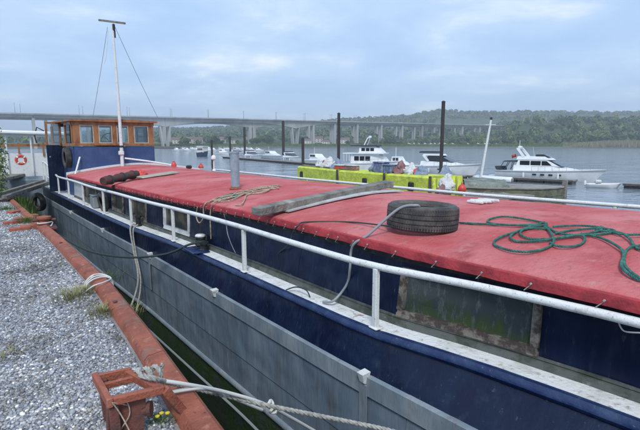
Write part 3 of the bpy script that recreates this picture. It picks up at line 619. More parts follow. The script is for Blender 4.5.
# ================================================================== BOATS
def hull_pts(L, B, H, t, draft=0.5):
    """section at t (0 stern..1 bow): list of points from port rail over keel to starboard rail"""
    w = B / 2 * (0.86 + 0.14 * math.sin(min(1, t / 0.4) * math.pi / 2)) * (1 - max(0, (t - 0.45) / 0.55) ** 2.3) + 0.02
    zr = H * (0.80 + 0.30 * t * t); x = t * L; rake = max(0, (t - 0.7) / 0.3)
    cx = lambda z: x - (1 - (z + draft) / (zr + draft)) * rake * L * 0.13
    wl = w * (0.86 - 0.38 * rake)
    P = [(-w, zr), (-w * 0.985, zr - 0.13 * H), (-wl, 0.12), (-wl * 0.7, -draft * .6), (0, -draft), (wl * 0.7, -draft * .6), (wl, 0.12), (w * 0.985, zr - 0.13 * H), (w, zr)]
    return [(cx(z), y, z) for y, z in P]
def trapz(x0, x1, z0, z1, w0, w1, f=0.0, b=0.0, nf=1.0):
    """cabin block: bottom x0..x1, top pulled in by f at the bow end and b at the stern end"""
    m = MB(); g = max(0.0, 1 - f / (x1 - x0)) if nf < 1 else 0
    if nf >= 1:
        q = [(x0, -w0, z0), (x1, -w0, z0), (x1, w0, z0), (x0, w0, z0), (x0 + b, -w1, z1), (x1 - f, -w1, z1), (x1 - f, w1, z1), (x0 + b, w1, z1)]
        m.add(q, [(3, 2, 1, 0), (4, 5, 6, 7), (0, 1, 5, 4), (1, 2, 6, 5), (2, 3, 7, 6), (3, 0, 4, 7)]); return m
    xm = x0 + (x1 - x0) * .55; S = []
    for x, k in ((x0, 1.0), (xm, 1.0), (x0 + (x1 - x0) * .72, .5 + .5 * nf + .12 * (1 - nf)), (x0 + (x1 - x0) * .87, nf + .14 * (1 - nf)), (x1, nf * .35)):
        t_ = max(0, (x - (x1 - f)) / f) if f > 0 else 0; zt_ = z1 + (z0 + .02 - z1) * t_; wt = (w1 + (w0 - w1) * t_) * k
        S.append([(x, -w0 * k, z0), (x, w0 * k, z0), (x, wt, zt_), (x, -wt, zt_)])
    m.loft(S, closed=True); return m
def side_windows(root, x0, x1, z0, z1, w, n, slope=0.0, m='yglass'):
    dx_ = (x1 - x0) / n
    for s in (-1, 1):
        for i in range(n):
            a, b = x0 + dx_ * i + 0.07, x0 + dx_ * (i + 1) - 0.07; q = MB(); y = s * (w + 0.012); yo = s * (w - 0.03)
            k = slope if i == n - 1 else 0
            P = [(a, z0), (b, z0), (b - k, z1), (a, z1)]
            q.add([(X, y, Z) for X, Z in P] + [(X, yo, Z) for X, Z in P], [(0, 1, 2, 3), (7, 6, 5, 4), (0, 4, 5, 1), (1, 5, 6, 2), (2, 6, 7, 3), (3, 7, 4, 0)]); obj('window', q, m, root, smooth=False)
def boat(kind, L, B, H, label, hullm='gelcoat', group=None, name='motor_yacht'):
    r = thing(name, (0, 0, 0), label, 'boat', group); r['_w'] = [0, 0, 0]
    N = 16; a = MB(); secs = [hull_pts(L, B, H, i / N) for i in range(N + 1)]; a.loft(secs, caps=False); a.add(secs[0], [tuple(range(8, -1, -1))]); obj('hull', a, hullm, r)
    a = MB(); vs = [(s[0][0], s[0][1], s[0][2] - 0.03) for s in secs] + [(s[-1][0], s[-1][1], s[-1][2] - 0.03) for s in secs]; n = N + 1
    a.add(vs, [(i, i + 1, n + i + 1, n + i) for i in range(N)]); obj('deck', a, 'gelcoat', r, smooth=False)
    for s in (0, -1):
        a = MB(); a.tube([Vector(q[s]) + Vector((0, 0, -0.09 * H)) for q in secs], 0.045, 5); obj('rubbing_strip', a, 'steel', r)
    zt = H
    if kind == 'fly':
        obj('coachroof', trapz(L * .18, L * .88, H * .78, H * 1.28, B * .38, B * .33, L * .36, 0.0, .5), 'gelcoat', r, smooth=False)
        obj('saloon', trapz(L * .20, L * .62, H * 1.2, H * 1.78, B * .34, B * .29, L * .13, L * .02), 'gelcoat', r, smooth=False)
        side_windows(r, L * .235, L * .55, H * 1.30, H * 1.68, B * .332, 3, slope=L * .05)
        a = trapz(L * .50, L * .635, H * 1.27, H * 1.70, B * .29, B * .25, L * .105, 0); obj('windscreen', a, 'yglass', r, smooth=False)
        obj('flybridge', trapz(L * .20, L * .53, H * 1.782, H * 2.06, B * .31, B * .27, L * .06, L * .01), 'gelcoat', r, smooth=False)
        obj('fly_screen', trapz(L * .38, L * .505, H * 2.062, H * 2.24, B * .24, B * .20, L * .05, 0), 'yglass', r, smooth=False)
        a = MB()
        for s in (-1, 1): a.beam((L * .27, s * B * .27, H * 2.0), (L * .20, s * B * .23, H * 2.75), 0.16, 0.30, up=(1, 0, 0))
        a.beam((L * .20, -B * .23, H * 2.75), (L * .20, B * .23, H * 2.75), 0.36, 0.14); obj('radar_arch', a, 'gelcoat', r, smooth=False)
        a = MB(); a.lathe([(0.05, 0), (0.32, 0.03), (0.32, 0.2), (0.1, 0.26)], (L * .20, 0, H * 2.8), 14); obj('radar_dome', a, 'gelcoat', r)
        a = MB(); a.cyl((L * .19, 0.2, H * 2.8), (L * .19, 0.2, H * 3.5), 0.03, 6); a.cyl((L * .36, -.5, H * 2.0), (L * .34, -.5, H * 2.9), 0.02, 5); obj('aerial', a, 'gelcoat', r)
        a = trapz(L * .06, L * .195, H * 1.55, H * 1.66, B * .33, B * .29, 0.05, L * .02); obj('cockpit_canopy', a, 'canvasblue', r, smooth=False)
        for s in (-1, 1):
            for q in range(3): a = MB(); a.beam((L * (.03 + .06 * q), s * B * .34, H * .85), (L * (.075 + .045 * q), s * B * .32, H * 1.56), 0.09, 0.06, up=(1, 0, 0)); obj('canopy_frame', a, 'canvasblue', r, smooth=False)
        a = trapz(L * .0, L * .05, H * .75, H * 1.12, B * .30, B * .25, 0.1, -.35); obj('stern_dinghy', a, 'canvasblue', r, smooth=False)
        for i in range(4):
            for s in (-1, 1):
                a = MB(); x = L * (.40 + .075 * i); sec = hull_pts(L, B, H, x / L); a.box((x, s * (abs(sec[1][1]) - .02), H * .52), (0.5, 0.1, 0.2), bev=0.04); obj('porthole', a, 'yglass', r)
        a = MB(); a.box((-L * .035, 0, H * .25), (L * .08, B * .7, 0.12)); obj('bathing_platform', a, 'gelcoat', r, smooth=False)
    elif kind == 'trawler':
        obj('deckhouse', trapz(L * .12, L * .80, H * .78, H * 1.65, B * .42, B * .38, L * .16, 0, .6), 'gelcoat', r, smooth=False)
        side_windows(r, L * .18, L * .48, H * 1.05, H * 1.45, B * .413, 3)
        obj('aft_deck', trapz(-L * .02, L * .72, H * 1.66, H * 1.76, B * .46, B * .46), 'gelcoat', r, smooth=False)
        obj('upper_saloon', trapz(L * .26, L * .68, H * 1.765, H * 2.35, B * .36, B * .31, L * .12, L * .01), 'gelcoat', r, smooth=False)
        side_windows(r, L * .30, L * .54, H * 1.86, H * 2.2, B * .345, 3)
        a = trapz(L * .53, L * .66, H * 1.83, H * 2.28, B * .31, B * .27, L * .10, 0); obj('windscreen', a, 'yglass', r, smooth=False)
        obj('canopy_top', trapz(L * .10, L * .60, H * 2.353, H * 2.46, B * .38, B * .36, 0.2, 0.2), 'canvasblue', r, smooth=False)
        a = MB(); 
        for s in (-1, 1): a.tube([(L * .34, s * B * .25, H * 2.4), (L * .40, s * B * .2, H * 3.1), (L * .44, 0, H * 3.15)], 0.1, 6)
        obj('radar_arch', a, 'gelcoat', r)
        a = MB(); a.lathe([(0.05, 0), (0.3, 0.03), (0.3, 0.18), (0.1, 0.24)], (L * .42, 0, H * 3.18), 14); obj('radar_dome', a, 'gelcoat', r)
        a = MB()
        for s in (-1, 1):
            for q in range(4): a.cyl((L * (.0 + .05 * q), s * B * .43, H * 1.0), (L * (.0 + .05 * q), s * B * .43, H * 1.66), 0.05, 5)
        obj('aft_stanchions', a, 'gelcoat', r)
    elif kind == 'cruiser':
        obj('coachroof', trapz(L * .14, L * .88, H * .78, H * 1.22, B * .40, B * .33, L * .38, 0.0, .5), 'gelcoat', r, smooth=False)
        a = trapz(L * .22, L * .60, H * 1.215, H * 1.72, B * .33, B * .27, L * .17, L * .02); obj('windscreen', a, 'yglass', r, smooth=False)
        obj('hardtop', trapz(L * .16, L * .46, H * 1.724, H * 1.86, B * .31, B * .29, L * .03, 0.1), 'gelcoat', r, smooth=False)
        for s in (-1, 1): a = MB(); a.beam((L * .26, s * B * .34, H * 1.2), (L * .17, s * B * .30, H * 1.8), 0.12, 0.35, up=(1, 0, 0)); obj('roof_arch', a, 'gelcoat', r, smooth=False)
        obj('bimini', trapz(L * .10, L * .40, H * 1.95, H * 2.10, B * .30, B * .27, 0.3, 0.2), 'canvasblue', r, smooth=False)
        for i in range(2):
            for s in (-1, 1):
                a = MB(); x = L * (.45 + .1 * i); sec = hull_pts(L, B, H, x / L); a.box((x, s * (abs(sec[1][1]) - .03), H * .55), (0.6, 0.1, 0.16), bev=0.04); obj('porthole', a, 'yglass', r)
    elif kind == 'small':
        obj('cabin', trapz(L * .30, L * .82, H * .78, H * 1.35, B * .36, B * .30, L * .24, 0.1, .5), 'gelcoat', r, smooth=False)
        obj('wheelhouse', trapz(L * .28, L * .55, H * 1.353, H * 1.95, B * .33, B * .28, L * .08, 0.0), 'gelcoat', r, smooth=False)
        side_windows(r, L * .31, L * .50, H * 1.45, H * 1.80, B * .322, 2)
        a = MB(); a.cyl((L * .33, 0, H * 1.9), (L * .33, 0, H * 3.1), 0.04, 6); obj('mast', a, 'gelcoat', r)
    elif kind == 'workboat':
        obj('deckhouse', trapz(L * .08, L * .78, H * .80, H * 1.9, B * .42, B * .40, 0.2, 0.1), 'housewall', r, smooth=False)
        side_windows(r, L * .14, L * .70, H * 1.2, H * 1.6, B * .415, 4)
        obj('roof', trapz(L * .05, L * .80, H * 1.903, H * 2.02, B * .45, B * .44), 'gelcoat', r, smooth=False)
    if kind in ('fly', 'trawler', 'cruiser'):
        a = MB(); rail_pts = {0: [], -1: []}
        for i in range(6, N + 1):
            for s in (0, -1):
                q = Vector(secs[i][s]); rail_pts[s].append(q * 1 + Vector((-0.05, 0, 0.55)))
                a.cyl(q + Vector((0, 0, -.02)), q + Vector((-0.05, 0, 0.55)), 0.018, 5)
        a.tube(rail_pts[0] + rail_pts[-1][::-1], 0.022, 5); obj('bow_rail', a, 'steel', r)
        for t in (.3, .62):
            sec = hull_pts(L, B, H, t); a = MB(); a.lathe([(0.03, -.36), (0.13, -.3), (0.15, 0), (0.13, .3), (0.03, .36)], (sec[0][0], -abs(sec[0][1]) - .16, H * .42), 10); obj('fender', a, 'gelcoat', r)
    return r
def put(r, p, heading):
    r.location = p; r.rotation_euler = (0, 0, heading)
def heading(p, q): d = Vector(q) - Vector(p); return math.atan2(d.y, d.x)
def moor(kind, pa, pb, B, H, label, **k):
    """pa stern, pb bow, both on the water"""
    pa, pb = at(*pa, WATER), at(*pb, WATER); L = (pb - pa).length
    r = boat(kind, L, B, H, label, **k); put(r, Vector((pa.x, pa.y, WATER)), heading(pa, pb)); return r
y1 = moor('fly', (499, 177.8), (606, 182.9), 3.8, 1.50, 'white flybridge motor yacht with dark aft canopy, moored right of the white mast')
y1s = at(499, 177.8, WATER)
mb = MB(); mb.tube([(0, 0, 0), (-.35, 0, 1.1)], 0.025, 5); f_ = thing('ensign', (0, 0, 0), 'small red ensign flag on a staff over the flybridge yacht stern', 'flag'); obj('staff', mb, 'gelcoat', f_)
mb = MB(); mb.loft([[(-.35 - .14 * i, 0.1 * math.sin(i * 1.2), 1.1 - .03 * i), (-.2 - .14 * i, 0.1 * math.sin(i * 1.2 + .4), 0.62 - .05 * i)] for i in range(7)], caps=False); o = obj('flag_cloth', mb, 'redpaint', f_); o.modifiers.new('th', 'SOLIDIFY').thickness = 0.01
hd = heading(y1s, at(601, 182.6, WATER)); f_.location = y1s + Vector((math.cos(hd) * 2.4, math.sin(hd) * 2.4, 2.55)); f_.rotation_euler = (0, 0, hd); f_.scale = (.75,) * 3
moor('trawler', (347, 171.2), (402, 172.4), 4.2, 1.85, 'white two-deck motor cruiser with radar arch, moored behind the yellow pontoon')
moor('cruiser', (415, 173.6), (481, 176.2), 3.8, 1.72, 'white hardtop sports cruiser moored behind the tallest black pile')
moor('small', (385, 171.5), (418, 173.0), 2.8, 1.35, 'small white cabin boat between the two-deck cruiser and the hardtop cruiser', name='cabin_boat')
moor('workboat', (199, 156.5), (208, 156.6), 4.0, 2.0, 'small houseboat with dark hull moored in midstream far left of the piles', hullm='navyhull', name='houseboat')
sm = [((217, 154.8), (230, 155), 'white cabin boat beyond the pale grey chimney pipe'), ((246, 158.2), (262, 159.5), 'white cabin boat with its bow at the slim pile right of the chimney'), ((262, 157.6), (286, 160.4), 'low white motor boat moored across the pile under the bridge arch'),
      ((284, 160.6), (302, 162.0), 'white cabin boat between two black piles left of the yellow pontoon'), ((306, 164), (334, 166.5), 'white cabin boat tied up behind the white sacks'), ((232, 155.2), (246, 156), 'small white boat moored beside the pile right of the chimney')]
for i, (a, b, lab) in enumerate(sm): moor('cruiser' if i % 2 else 'small', a, b, 3.0 + .3 * (i % 3), 1.3, lab, name='cabin_boat', group='white boats moored left of the yellow pontoon')
# far-off boats along the opposite shore under the bridge
pr = boat('small', 8.5, 3.0, 1.2, 'tiny white boat moored off the far shore beneath the arched span', name='distant_boat', group='tiny white boats moored under the bridge')
for i in range(18):
    px = 174 + i * 4.6 + rnd.uniform(-1, 1); py = rnd.uniform(149.4, 151.4); p = at(px, py, WATER); h_ = rnd.uniform(-.9, .3) - .5
    if i == 0: put(pr, p, h_)
    else: dup(pr, p, h_, 'tiny white boat moored off the far shore beneath the arched span', 'tiny white boats moored under the bridge')
# boats laid up ashore on the far bank
pr2 = boat('small', 8, 2.8, 1.1, 'small white boat laid up ashore on the far bank beside the bridge end', name='laid_up_boat', group='white boats laid up on the far bank')
for i in range(17):
    px = 404 + i * 5.4 + rnd.uniform(-1.6, 1.6); p = on_hill(px, shore_depth(px) + rnd.uniform(24, 50)); p.z += 0.4
    if i == 0: put(pr2, p, -.6)
    else: dup(pr2, p, rnd.uniform(-1.2, 0.2), 'small white boat laid up ashore on the far bank beside the bridge end', 'white boats laid up on the far bank')
# dinghy by the pontoon
p0, p1_ = at(586, 187, WATER), at(621, 188.3, WATER); L = (p1_ - p0).length
r = thing('dinghy', (0, 0, 0), 'low white open dinghy lying at the pontoon in front of the yacht bow', 'boat')
a = MB(); secs = [hull_pts(L, 1.5, 0.5, i / 10, 0.15) for i in range(11)]; a.loft(secs, caps=False); a.add(secs[0], [tuple(range(8, -1, -1))]); o = obj('hull', a, 'gelcoat', r); o.modifiers.new('th', 'SOLIDIFY').thickness = 0.05
for t in (.3, .6): a = MB(); a.box((L * t, 0, .36), (0.25, 1.25, 0.05)); obj('thwart', a, 'palewood', r, smooth=False)
a = MB(); a.box((-.12, 0, .45), (0.22, 0.3, 0.5), bev=.05); a.cyl((-.15, 0, .3), (-.15, 0, -.3), .05, 8); obj('outboard_motor', a, 'gelcoat', r)
a = MB(); a.lathe([(0.05, -.3), (0.2, -.25), (0.22, 0), (0.2, .25), (0.05, .3)], (L * .35, 0.1, .62), 12, axis='x'); obj('seat_cushion', a, 'whitebag', r)
put(r, p0, heading(p0, p1_))

# pontoons: decks of planks on floats
def walkway(pa, pb, w, label, name='floating_pontoon', zt=-2.55, seg=3.0):
    a, b = at(*pa, WATER), at(*pb, WATER); L = (b - a).length; hd_ = heading(a, b); r = thing(name, (0, 0, 0), label, 'pontoon')
    n = max(1, int(L / seg)); s = L / n
    for i in range(n):
        m = MB(); m.box((s * (i + .5), 0, WATER + .12 - 0), (s - .15, w - .3, .42)); 
        o = obj('float', m, 'pontoon', r, smooth=False)
        m = MB(); m.box((s * (i + .5), 0, zt), (s - .04, w, .14)); obj('deck_section', m, 'pontoondeck', r, smooth=False)
    for q in (-1, 1): m = MB(); m.beam((0, q * (w / 2 + .06), zt - .03), (L, q * (w / 2 + .06), zt - .03), .1, .22); obj('side_beam', m, 'pontoon', r, smooth=False)
    r.location = (a.x, a.y, 0); r.rotation_euler = (0, 0, hd_); return r
walkway((470, 179.0), (575, 184.5), 1.8, 'dark floating pontoon lying along the near side of the flybridge yacht')
walkway((624, 187.8), (780, 196), 1.8, 'dark floating pontoon running out of view to the right of the dinghy')
walkway((343, 173.8), (466, 179.5), 1.6, 'dark floating pontoon in front of the two white cruisers by the tall pile')
walkway((225, 158.0), (340, 167.8), 2.0, 'long dark floating pontoon joining the boats left of the yellow pontoon')

def pile(px, ybase, ytop, d, label):
    p = at(px, ybase, WATER); dep = (p - Vector((0, 0, EYE))).dot(_F); hgt = (ybase - ytop) * dep / FPX
    a = MB(); a.tube([(0, 0, -2), (0, 0, hgt * .5), (0, 0, hgt)], d / 2, 12); r = thing('mooring_pile', (p.x, p.y, WATER), label, 'pile', 'black mooring piles in the river'); r['_w'] = [0, 0, 0]
    obj('post', a, 'pile', r); a = MB(); a.lathe([(d / 2 + .03, 0), (d / 2 + .03, .08), (0.02, .22)], (0, 0, hgt), 12); obj('cap', a, 'black', r)
    a = MB(); a.lathe([(d / 2 + .1, -.06), (d / 2 + .14, 0), (d / 2 + .1, .06)], (0, 0, .75), 14); obj('collar', a, 'rustdark', r)
pile(338.5, 172, 115, 0.50, 'tall black pile left of the two-deck cruiser'); pile(440.5, 178, 104, 0.50, 'tallest black pile, in front of the hardtop cruiser')
pile(283.5, 158.5, 122, 0.9, 'black pile standing against the right end of the arched span'); pile(303, 166, 139, 0.60, 'short black pile at the left end of the yellow pontoon')
pile(245, 156.5, 128, 0.9, 'slim black pile under the arch of the bridge'); pile(212.5, 168, 141, 0.40, 'black pile left of the chimney pipe'); pile(230.5, 156, 137, 0.8, 'slim pile right beside the chimney pipe')

# yellow work pontoon with junk on top
RX = 16.0
YEL = [(297, 166.0), (338, 170), (385, 173.5), (431, 176.7)]
raft = thing('work_pontoon', (RX, 20, WATER), 'lime yellow sheeted work pontoon moored beyond the red barge roof', 'pontoon')
rp = [at(x, y, 0.2) for x, y in YEL]
for i in range(3):
    a_, b_ = rp[i], rp[i + 1]; d = (b_ - a_).normalized(); a_, b_ = a_ + d * 0.12, b_ - d * 0.12; nx = Vector((-d.y, d.x, 0)); nx = nx if nx.x > 0 else -nx
    m = MB(); K = 14; g = [[], [], []]; secs = []
    for k in range(K + 1):
        p = a_ + (b_ - a_) * (k / K); w = 0.05 * noise.noise((k * .9, i, 0)); secs.append([(p + nx * (.05 + w)).to_tuple()[:2] + (-2.2,), (p + nx * w).to_tuple()[:2] + (-.9,), (p - nx * (.03 - w)).to_tuple()[:2] + (.12,), (p + nx * .1).to_tuple()[:2] + (.2,), (p + nx * 1.6).to_tuple()[:2] + (.2,), (p + nx * 1.65).to_tuple()[:2] + (-2.2,)])
    m.loft(secs, closed=True); obj('float_tank', m, 'yellow', raft)
    t = a_ + (b_ - a_) * (0.13 if i == 0 else 0.62); m = MB(); m.box((t.x - .05, t.y, -.33), (0.12, 0.34, 0.42), bev=.04); obj('vent_hatch', m, 'black', raft)
    e = MB(); e.beam(b_ + d * .12 - nx * .06 + Vector((0, 0, -1)), b_ + d * .12 - nx * .06 + Vector((0, 0, .02)), .08, .10, up=(1, 0, 0)); obj('joint_fender', e, 'tyre', raft)
    m = MB(); m.beam(a_ + nx * .9 + Vector((0, 0, -2.3)), b_ + nx * .9 + Vector((0, 0, -2.3)), 2.0, 1.6); obj('float', m, 'pontoon', raft, smooth=False)
def sack(name, p, s, m, label, cat, seed, sq=0.7, group=None):
    mb_ = MB(); n, k = 26, 16; vs = []
    for i in range(k + 1):
        th = math.pi * i / k
        for j in range(n):
            a = 2 * math.pi * j / n; d = Vector((math.sin(th) * math.cos(a), math.sin(th) * math.sin(a), math.cos(th))); o_ = Vector((seed * 3.1, 0, 0))
            q = 1 + .45 * noise.noise(d * 1.3 + o_) + .20 * noise.noise(d * 3.1 + o_) - .16 * abs(noise.noise(d * 6 + o_)); q *= 1 + .25 * max(0, d.z) ** 6
            z = d.z * sq * q; z = max(z, -.42 * sq); vs.append((d.x * s * q * (1.15 - .3 * d.z), d.y * s * q * (1.15 - .3 * d.z), (z + .42 * sq) * s))
    fs = [(i * n + j, i * n + (j + 1) % n, (i + 1) * n + (j + 1) % n, (i + 1) * n + j) for i in range(k) for j in range(n)]
    mb_.add([Vector(v) + Vector(p) for v in vs], fs); o = obj(name, mb_, m, loc=p); tag(o, label, cat, group); return o
def on_raft(px, off=.7):
    y = np.interp(px, [x for x, _ in YEL], [q for _, q in YEL]); p = at(px, y, .2); return Vector((p.x + off, p.y, .2))
J = [('sack', 312, .55, 'whitebag', 'grey-white sack heaped at the left end of the yellow pontoon'), ('sack', 320, .7, 'whitebag', 'large white sack behind the short black pile, on the yellow pontoon'), ('sack', 329, .6, 'person', 'bluish sack on the yellow pontoon left of the tall pile'),
     ('sack', 316.5, .45, 'pinkbox', 'small dusty pink sack among the white ones at the left end of the yellow pontoon'), ('sack', 325, .42, 'whitebag', 'small white sack wedged between the large white and the bluish sack'), ('sack', 396.5, .36, 'whitebag', 'small white sack touching the dusty red bundle'), ('sack', 407, .34, 'redpaint', 'small bright red bag among the sacks at the right end of the yellow pontoon'), ('sack', 364, .45, 'person', 'blue-grey bundle on the yellow pontoon below the two-deck cruiser'), ('bundle', 391, .55, 'pinkbox', 'dusty red bundle on the yellow pontoon'), ('sack', 402, .5, 'whitebag', 'white sack on the yellow pontoon right of the dusty red bundle'), ('sack', 411, .45, 'person', 'blue-grey sack near the right end of the yellow pontoon')]
for i, (nm, px, s, m, lab) in enumerate(J): sack(nm, on_raft(px), s * .60, m, lab, 'sack' if nm == 'sack' else 'bundle', i + 3, 1.0)
def crate(px, w, h_, m, lab, off=.5):
    p = on_raft(px, off); r = thing('storage_crate', p, lab, 'crate'); a = MB(); a.box(p + Vector((0, 0, h_ / 2)), (.5, w, h_), bev=.03); obj('body', a, m, r); a = MB(); a.box(p + Vector((0, 0, h_ + .03)), (.56, w + .06, .06), bev=.02); obj('lid', a, 'whitebag' if m != 'boxblue' else 'boxblue', r)
crate(374, .75, .5, 'boxblue', 'dark blue storage crate with flat lid on the yellow pontoon'); crate(383, .55, .38, 'boxblue', 'small blue crate between the big blue crate and the dusty red bundle')
crate(334, .7, .22, 'redpaint', 'low red crate on the yellow pontoon beside the tall pile'); crate(345, .8, .25, 'pinkbox', 'low dusty red crate on the yellow pontoon right of the tall pile')
mb = MB(); a_ = rp[0] + Vector((.15, 0, .12)); 
tag(obj('timber_plank', MB().beam(rp[0] + Vector((.3, -.3, .07)), rp[1] + Vector((.3, -.6, .07)), .22, .06), 'greywood', loc=rp[0]), 'thin weathered plank along the top of the yellow pontoon', 'plank')
# yellow drapes, bags and buoy right of the pontoon
for i, (px, py, lab) in enumerate(((436, 178, 'lime yellow folded sheet hanging beside the pale blue sacking'), (455.5, 180, 'lime yellow sheet hanging right of the pale blue sacking'))):
    p = at(px, py, .15); m = MB(); secs = []
    for k in range(9):
        q = k / 8; secs.append([(p.x + .06 * math.sin(k * 1.9), p.y - .35 + q * .7, .15 + .2 * i), (p.x + .1 * math.sin(k * 1.9 + 1), p.y - .38 + q * .76, -.5), (p.x + .07 * math.sin(k * 1.9), p.y - .4 + q * .8, -1.6)])
    m.loft(secs, caps=False); o = tag(obj('yellow_sheet', m, 'yellow', loc=p), lab, 'sheet'); o.modifiers.new('th', 'SOLIDIFY').thickness = .03
for i, (px, py, s, m, lab) in enumerate(((445, 176, .42, 'person', 'pale blue sacking heaped between the two yellow sheets'), (447, 184, .36, 'whitebag', 'white rag bundle below the pale blue sacking'), (441, 188, .2, 'pinkbox', 'crumpled red cloth below the left yellow sheet'))):
    p = at(px, py + 6, -.3); sack('bundle', p, s * .9, m, lab, 'bundle', i + 20, 1.3)
# float deck under those and under the hulk
p = at(462, 189, -.2); r = thing('marker_buoy', p, 'round orange-red buoy lying left of the tarpaulin boat', 'buoy')
a = MB(); a.lathe([(0.02, -.18), (.11, -.15), (.17, -.06), (.175, .04), (.13, .14), (.05, .19), (.035, .26)], p, 18); obj('float', a, 'redpaint', r); a = MB(); a.tube([p + Vector((0.05 * math.cos(t), 0, .28 + .04 * math.sin(t))) for t in np.linspace(0, 6.28, 12)], .015, 5); obj('eye', a, 'steel', r)
pier = thing('timber_raft', (17, 13, WATER), 'low dark timber raft under the yellow sheets and the red buoy', 'raft')
for i in range(7):
    m = MB(); m.box((16.4 + i * .42, 13.3, -.58), (.39, 4.2, .08)); obj('plank', m, 'pontoondeck', pier, smooth=False)
for q in (11.6, 13.3, 15): m = MB(); m.box((17.6, q, -1.9), (3.0, .8, 2.5)); obj('float', m, 'pontoon', pier, smooth=False)
# tarpaulin-covered old boat
hk = thing('old_boat', (20, 13, WATER), 'old mossy wooden boat under a grey-green tarpaulin beyond the barge rail', 'boat')
A = at(466, 181, 0.0); Bq = at(574, 190.5, -.35); d = Vector((Bq.x - A.x, Bq.y - A.y, 0)); Lh = d.length; d.normalize(); nrm = Vector((-d.y, d.x, 0)); nrm = nrm if nrm.x > 0 else -nrm
secs = []
def hk_w(t): return 1.25 * (1 - max(0, (t - .55) / .45) ** 2.2) * (0.75 + .25 * min(1, t / .2))
cen = A + nrm * 1.25
for lv in range(5):
    m = MB(); z1, z0 = -.36 - .34 * lv - 0.0, -.36 - .34 * (lv + 1) + .015
    if lv == 4: z0 = -3.2
    for s in (-1, 1):
        S = []
        for k in range(15):
            t = k / 14; w = hk_w(t) * (1 - .03 * lv); c = cen + d * (t * Lh); p_ = c + nrm * (s * w); S.append([(p_.x, p_.y, z1), (p_.x + nrm.x * -s * .02, p_.y + nrm.y * -s * .02, z0)])
        m.loft(S, caps=False)
    o = obj('hull_plank', m, 'mosshull', hk, smooth=False); o.modifiers.new('th', 'SOLIDIFY').thickness = .03
m = MB(); S = []
for k in range(15):
    t = k / 14; w = hk_w(t) + .05; c = cen + d * (t * Lh); S.append([(c - nrm * w).to_tuple()[:2] + (-.34,), (c).to_tuple()[:2] + (-.30,), (c + nrm * w).to_tuple()[:2] + (-.34,)])
m.loft(S, caps=False); o = obj('deck', m, 'pontoondeck', hk, smooth=False); o.modifiers.new('th', 'SOLIDIFY').thickness = .05
tp = MB(); S = []
for k in range(12):
    t = .0 + .42 * k / 11; c = cen + d * (t * Lh); row = []
    for j in range(13):
        u = -1 + j / 6; w = (hk_w(t) + .1) * u; z = -.32 + .40 * (1 - u * u) * (1 - .5 * abs(k / 11 - .35)) + .09 * noise.noise((k * .6, j * .7, 1)) - (.45 if abs(u) > .95 else 0); p_ = c + nrm * w; row.append((p_.x, p_.y, z))
    S.append(row)
tp.loft(S, caps=False); tag(obj('boat_tarpaulin', tp, 'tarp', loc=cen), 'crumpled grey-green tarpaulin draped over the left end of the old boat', 'tarpaulin')
e_ = cen + d * Lh; m = MB(); m.beam(e_ + Vector((0, 0, -1.6)), e_ + Vector((0, 0, .0)), .16, .2, up=(1, 0, 0)); obj('stem_post', m, 'greywood', hk, smooth=False)
# white skiff and white mast
p0, p1_ = at(477, 176.8, -.15), at(512, 179.6, -.15)
r = thing('white_skiff', p0, 'flat white upturned skiff lying beside the foot of the white mast', 'boat'); dd = (p1_ - p0); nn = Vector((-dd.y, dd.x, 0)).normalized(); S = []
for k in range(11):
    t = k / 10; w = .55 * math.sin(math.pi * min(1, .15 + t * .85)) ** .6 if t < 1 else .05; c = p0 + dd * t; S.append([(c + nn * w * a_ + Vector((0, 0, b_))).to_tuple() for a_, b_ in ((-1, -.14), (-.85, .02), (0, .08), (.85, .02), (1, -.14))])
m = MB(); m.loft(S, caps=False); o = obj('hull', m, 'gelcoat', r); o.modifiers.new('th', 'SOLIDIFY').thickness = .04
m = MB(); m.tube([p0 + dd * (k / 8) + Vector((0, 0, .09)) for k in range(9)], .025, 5); obj('keel_strip', m, 'steel', r)
q = at(480.8, 177, -.1); dep = (q - Vector((0, 0, EYE))).dot(_F); hh = (177 - 121) * dep / FPX
r = thing('white_mast', q, 'slender white mast leaning right, rising from behind the old boat', 'mast')
m = MB(); tip = q + Vector((.35, -.2, hh)); m.tube([q + Vector((0, 0, -2.9)), q, q + (tip - q) * .5, tip], .07, 10, rfn=lambda t: .085 - .035 * t); obj('pole', m, 'white', r)
m = MB(); m.beam(tip + Vector((-.16, .2, -.25)), tip + Vector((.16, -.2, -.25)), .03, .03); obj('spreader', m, 'white', r); m = MB(); m.lathe([(.03, 0), (.07, .03), (.05, .14)], tip, 8); obj('masthead_light', m, 'black', r)

# ================================================================== LEFT BANK BOAT (behind the wheelhouse)
r = thing('canopy_boat', (1, 25, -1), 'pale grey workboat with white canopy roof and orange wood trim behind the gangplank', 'boat')
m = MB(); m.box((1.0, 26, -.6), (4.6, 7.5, 1.9), bev=.15); obj('hull', m, 'hullbelt', r, smooth=False)
for i in range(3): m = MB(); m.box((-.5 + 1.05 * i, 22.6, .80), (1.0, .1, 1.0)); obj('side_panel', m, 'white', r, smooth=False)
m = MB(); m.box((.9, 24.6, 2.12), (4.0, 4.6, .16), bev=.05, ry=.02); obj('canopy_roof', m, 'gelcoat', r)
m = MB(); m.box((.9, 22.55, 1.62), (3.2, .09, .1)); obj('wood_rail', m, 'oak', r, smooth=False)
for x in (-.65, .2, 1.05, 1.9):
    m = MB(); m.cyl((x, 22.5, .2), (x, 22.5, 2.05), .035, 8); obj('stanchion', m, 'white', r)
for x in (.62, 1.48): m = MB(); m.box((x, 22.53, 1.45), (.07, .07, .55)); obj('wood_post', m, 'oak', r, smooth=False)
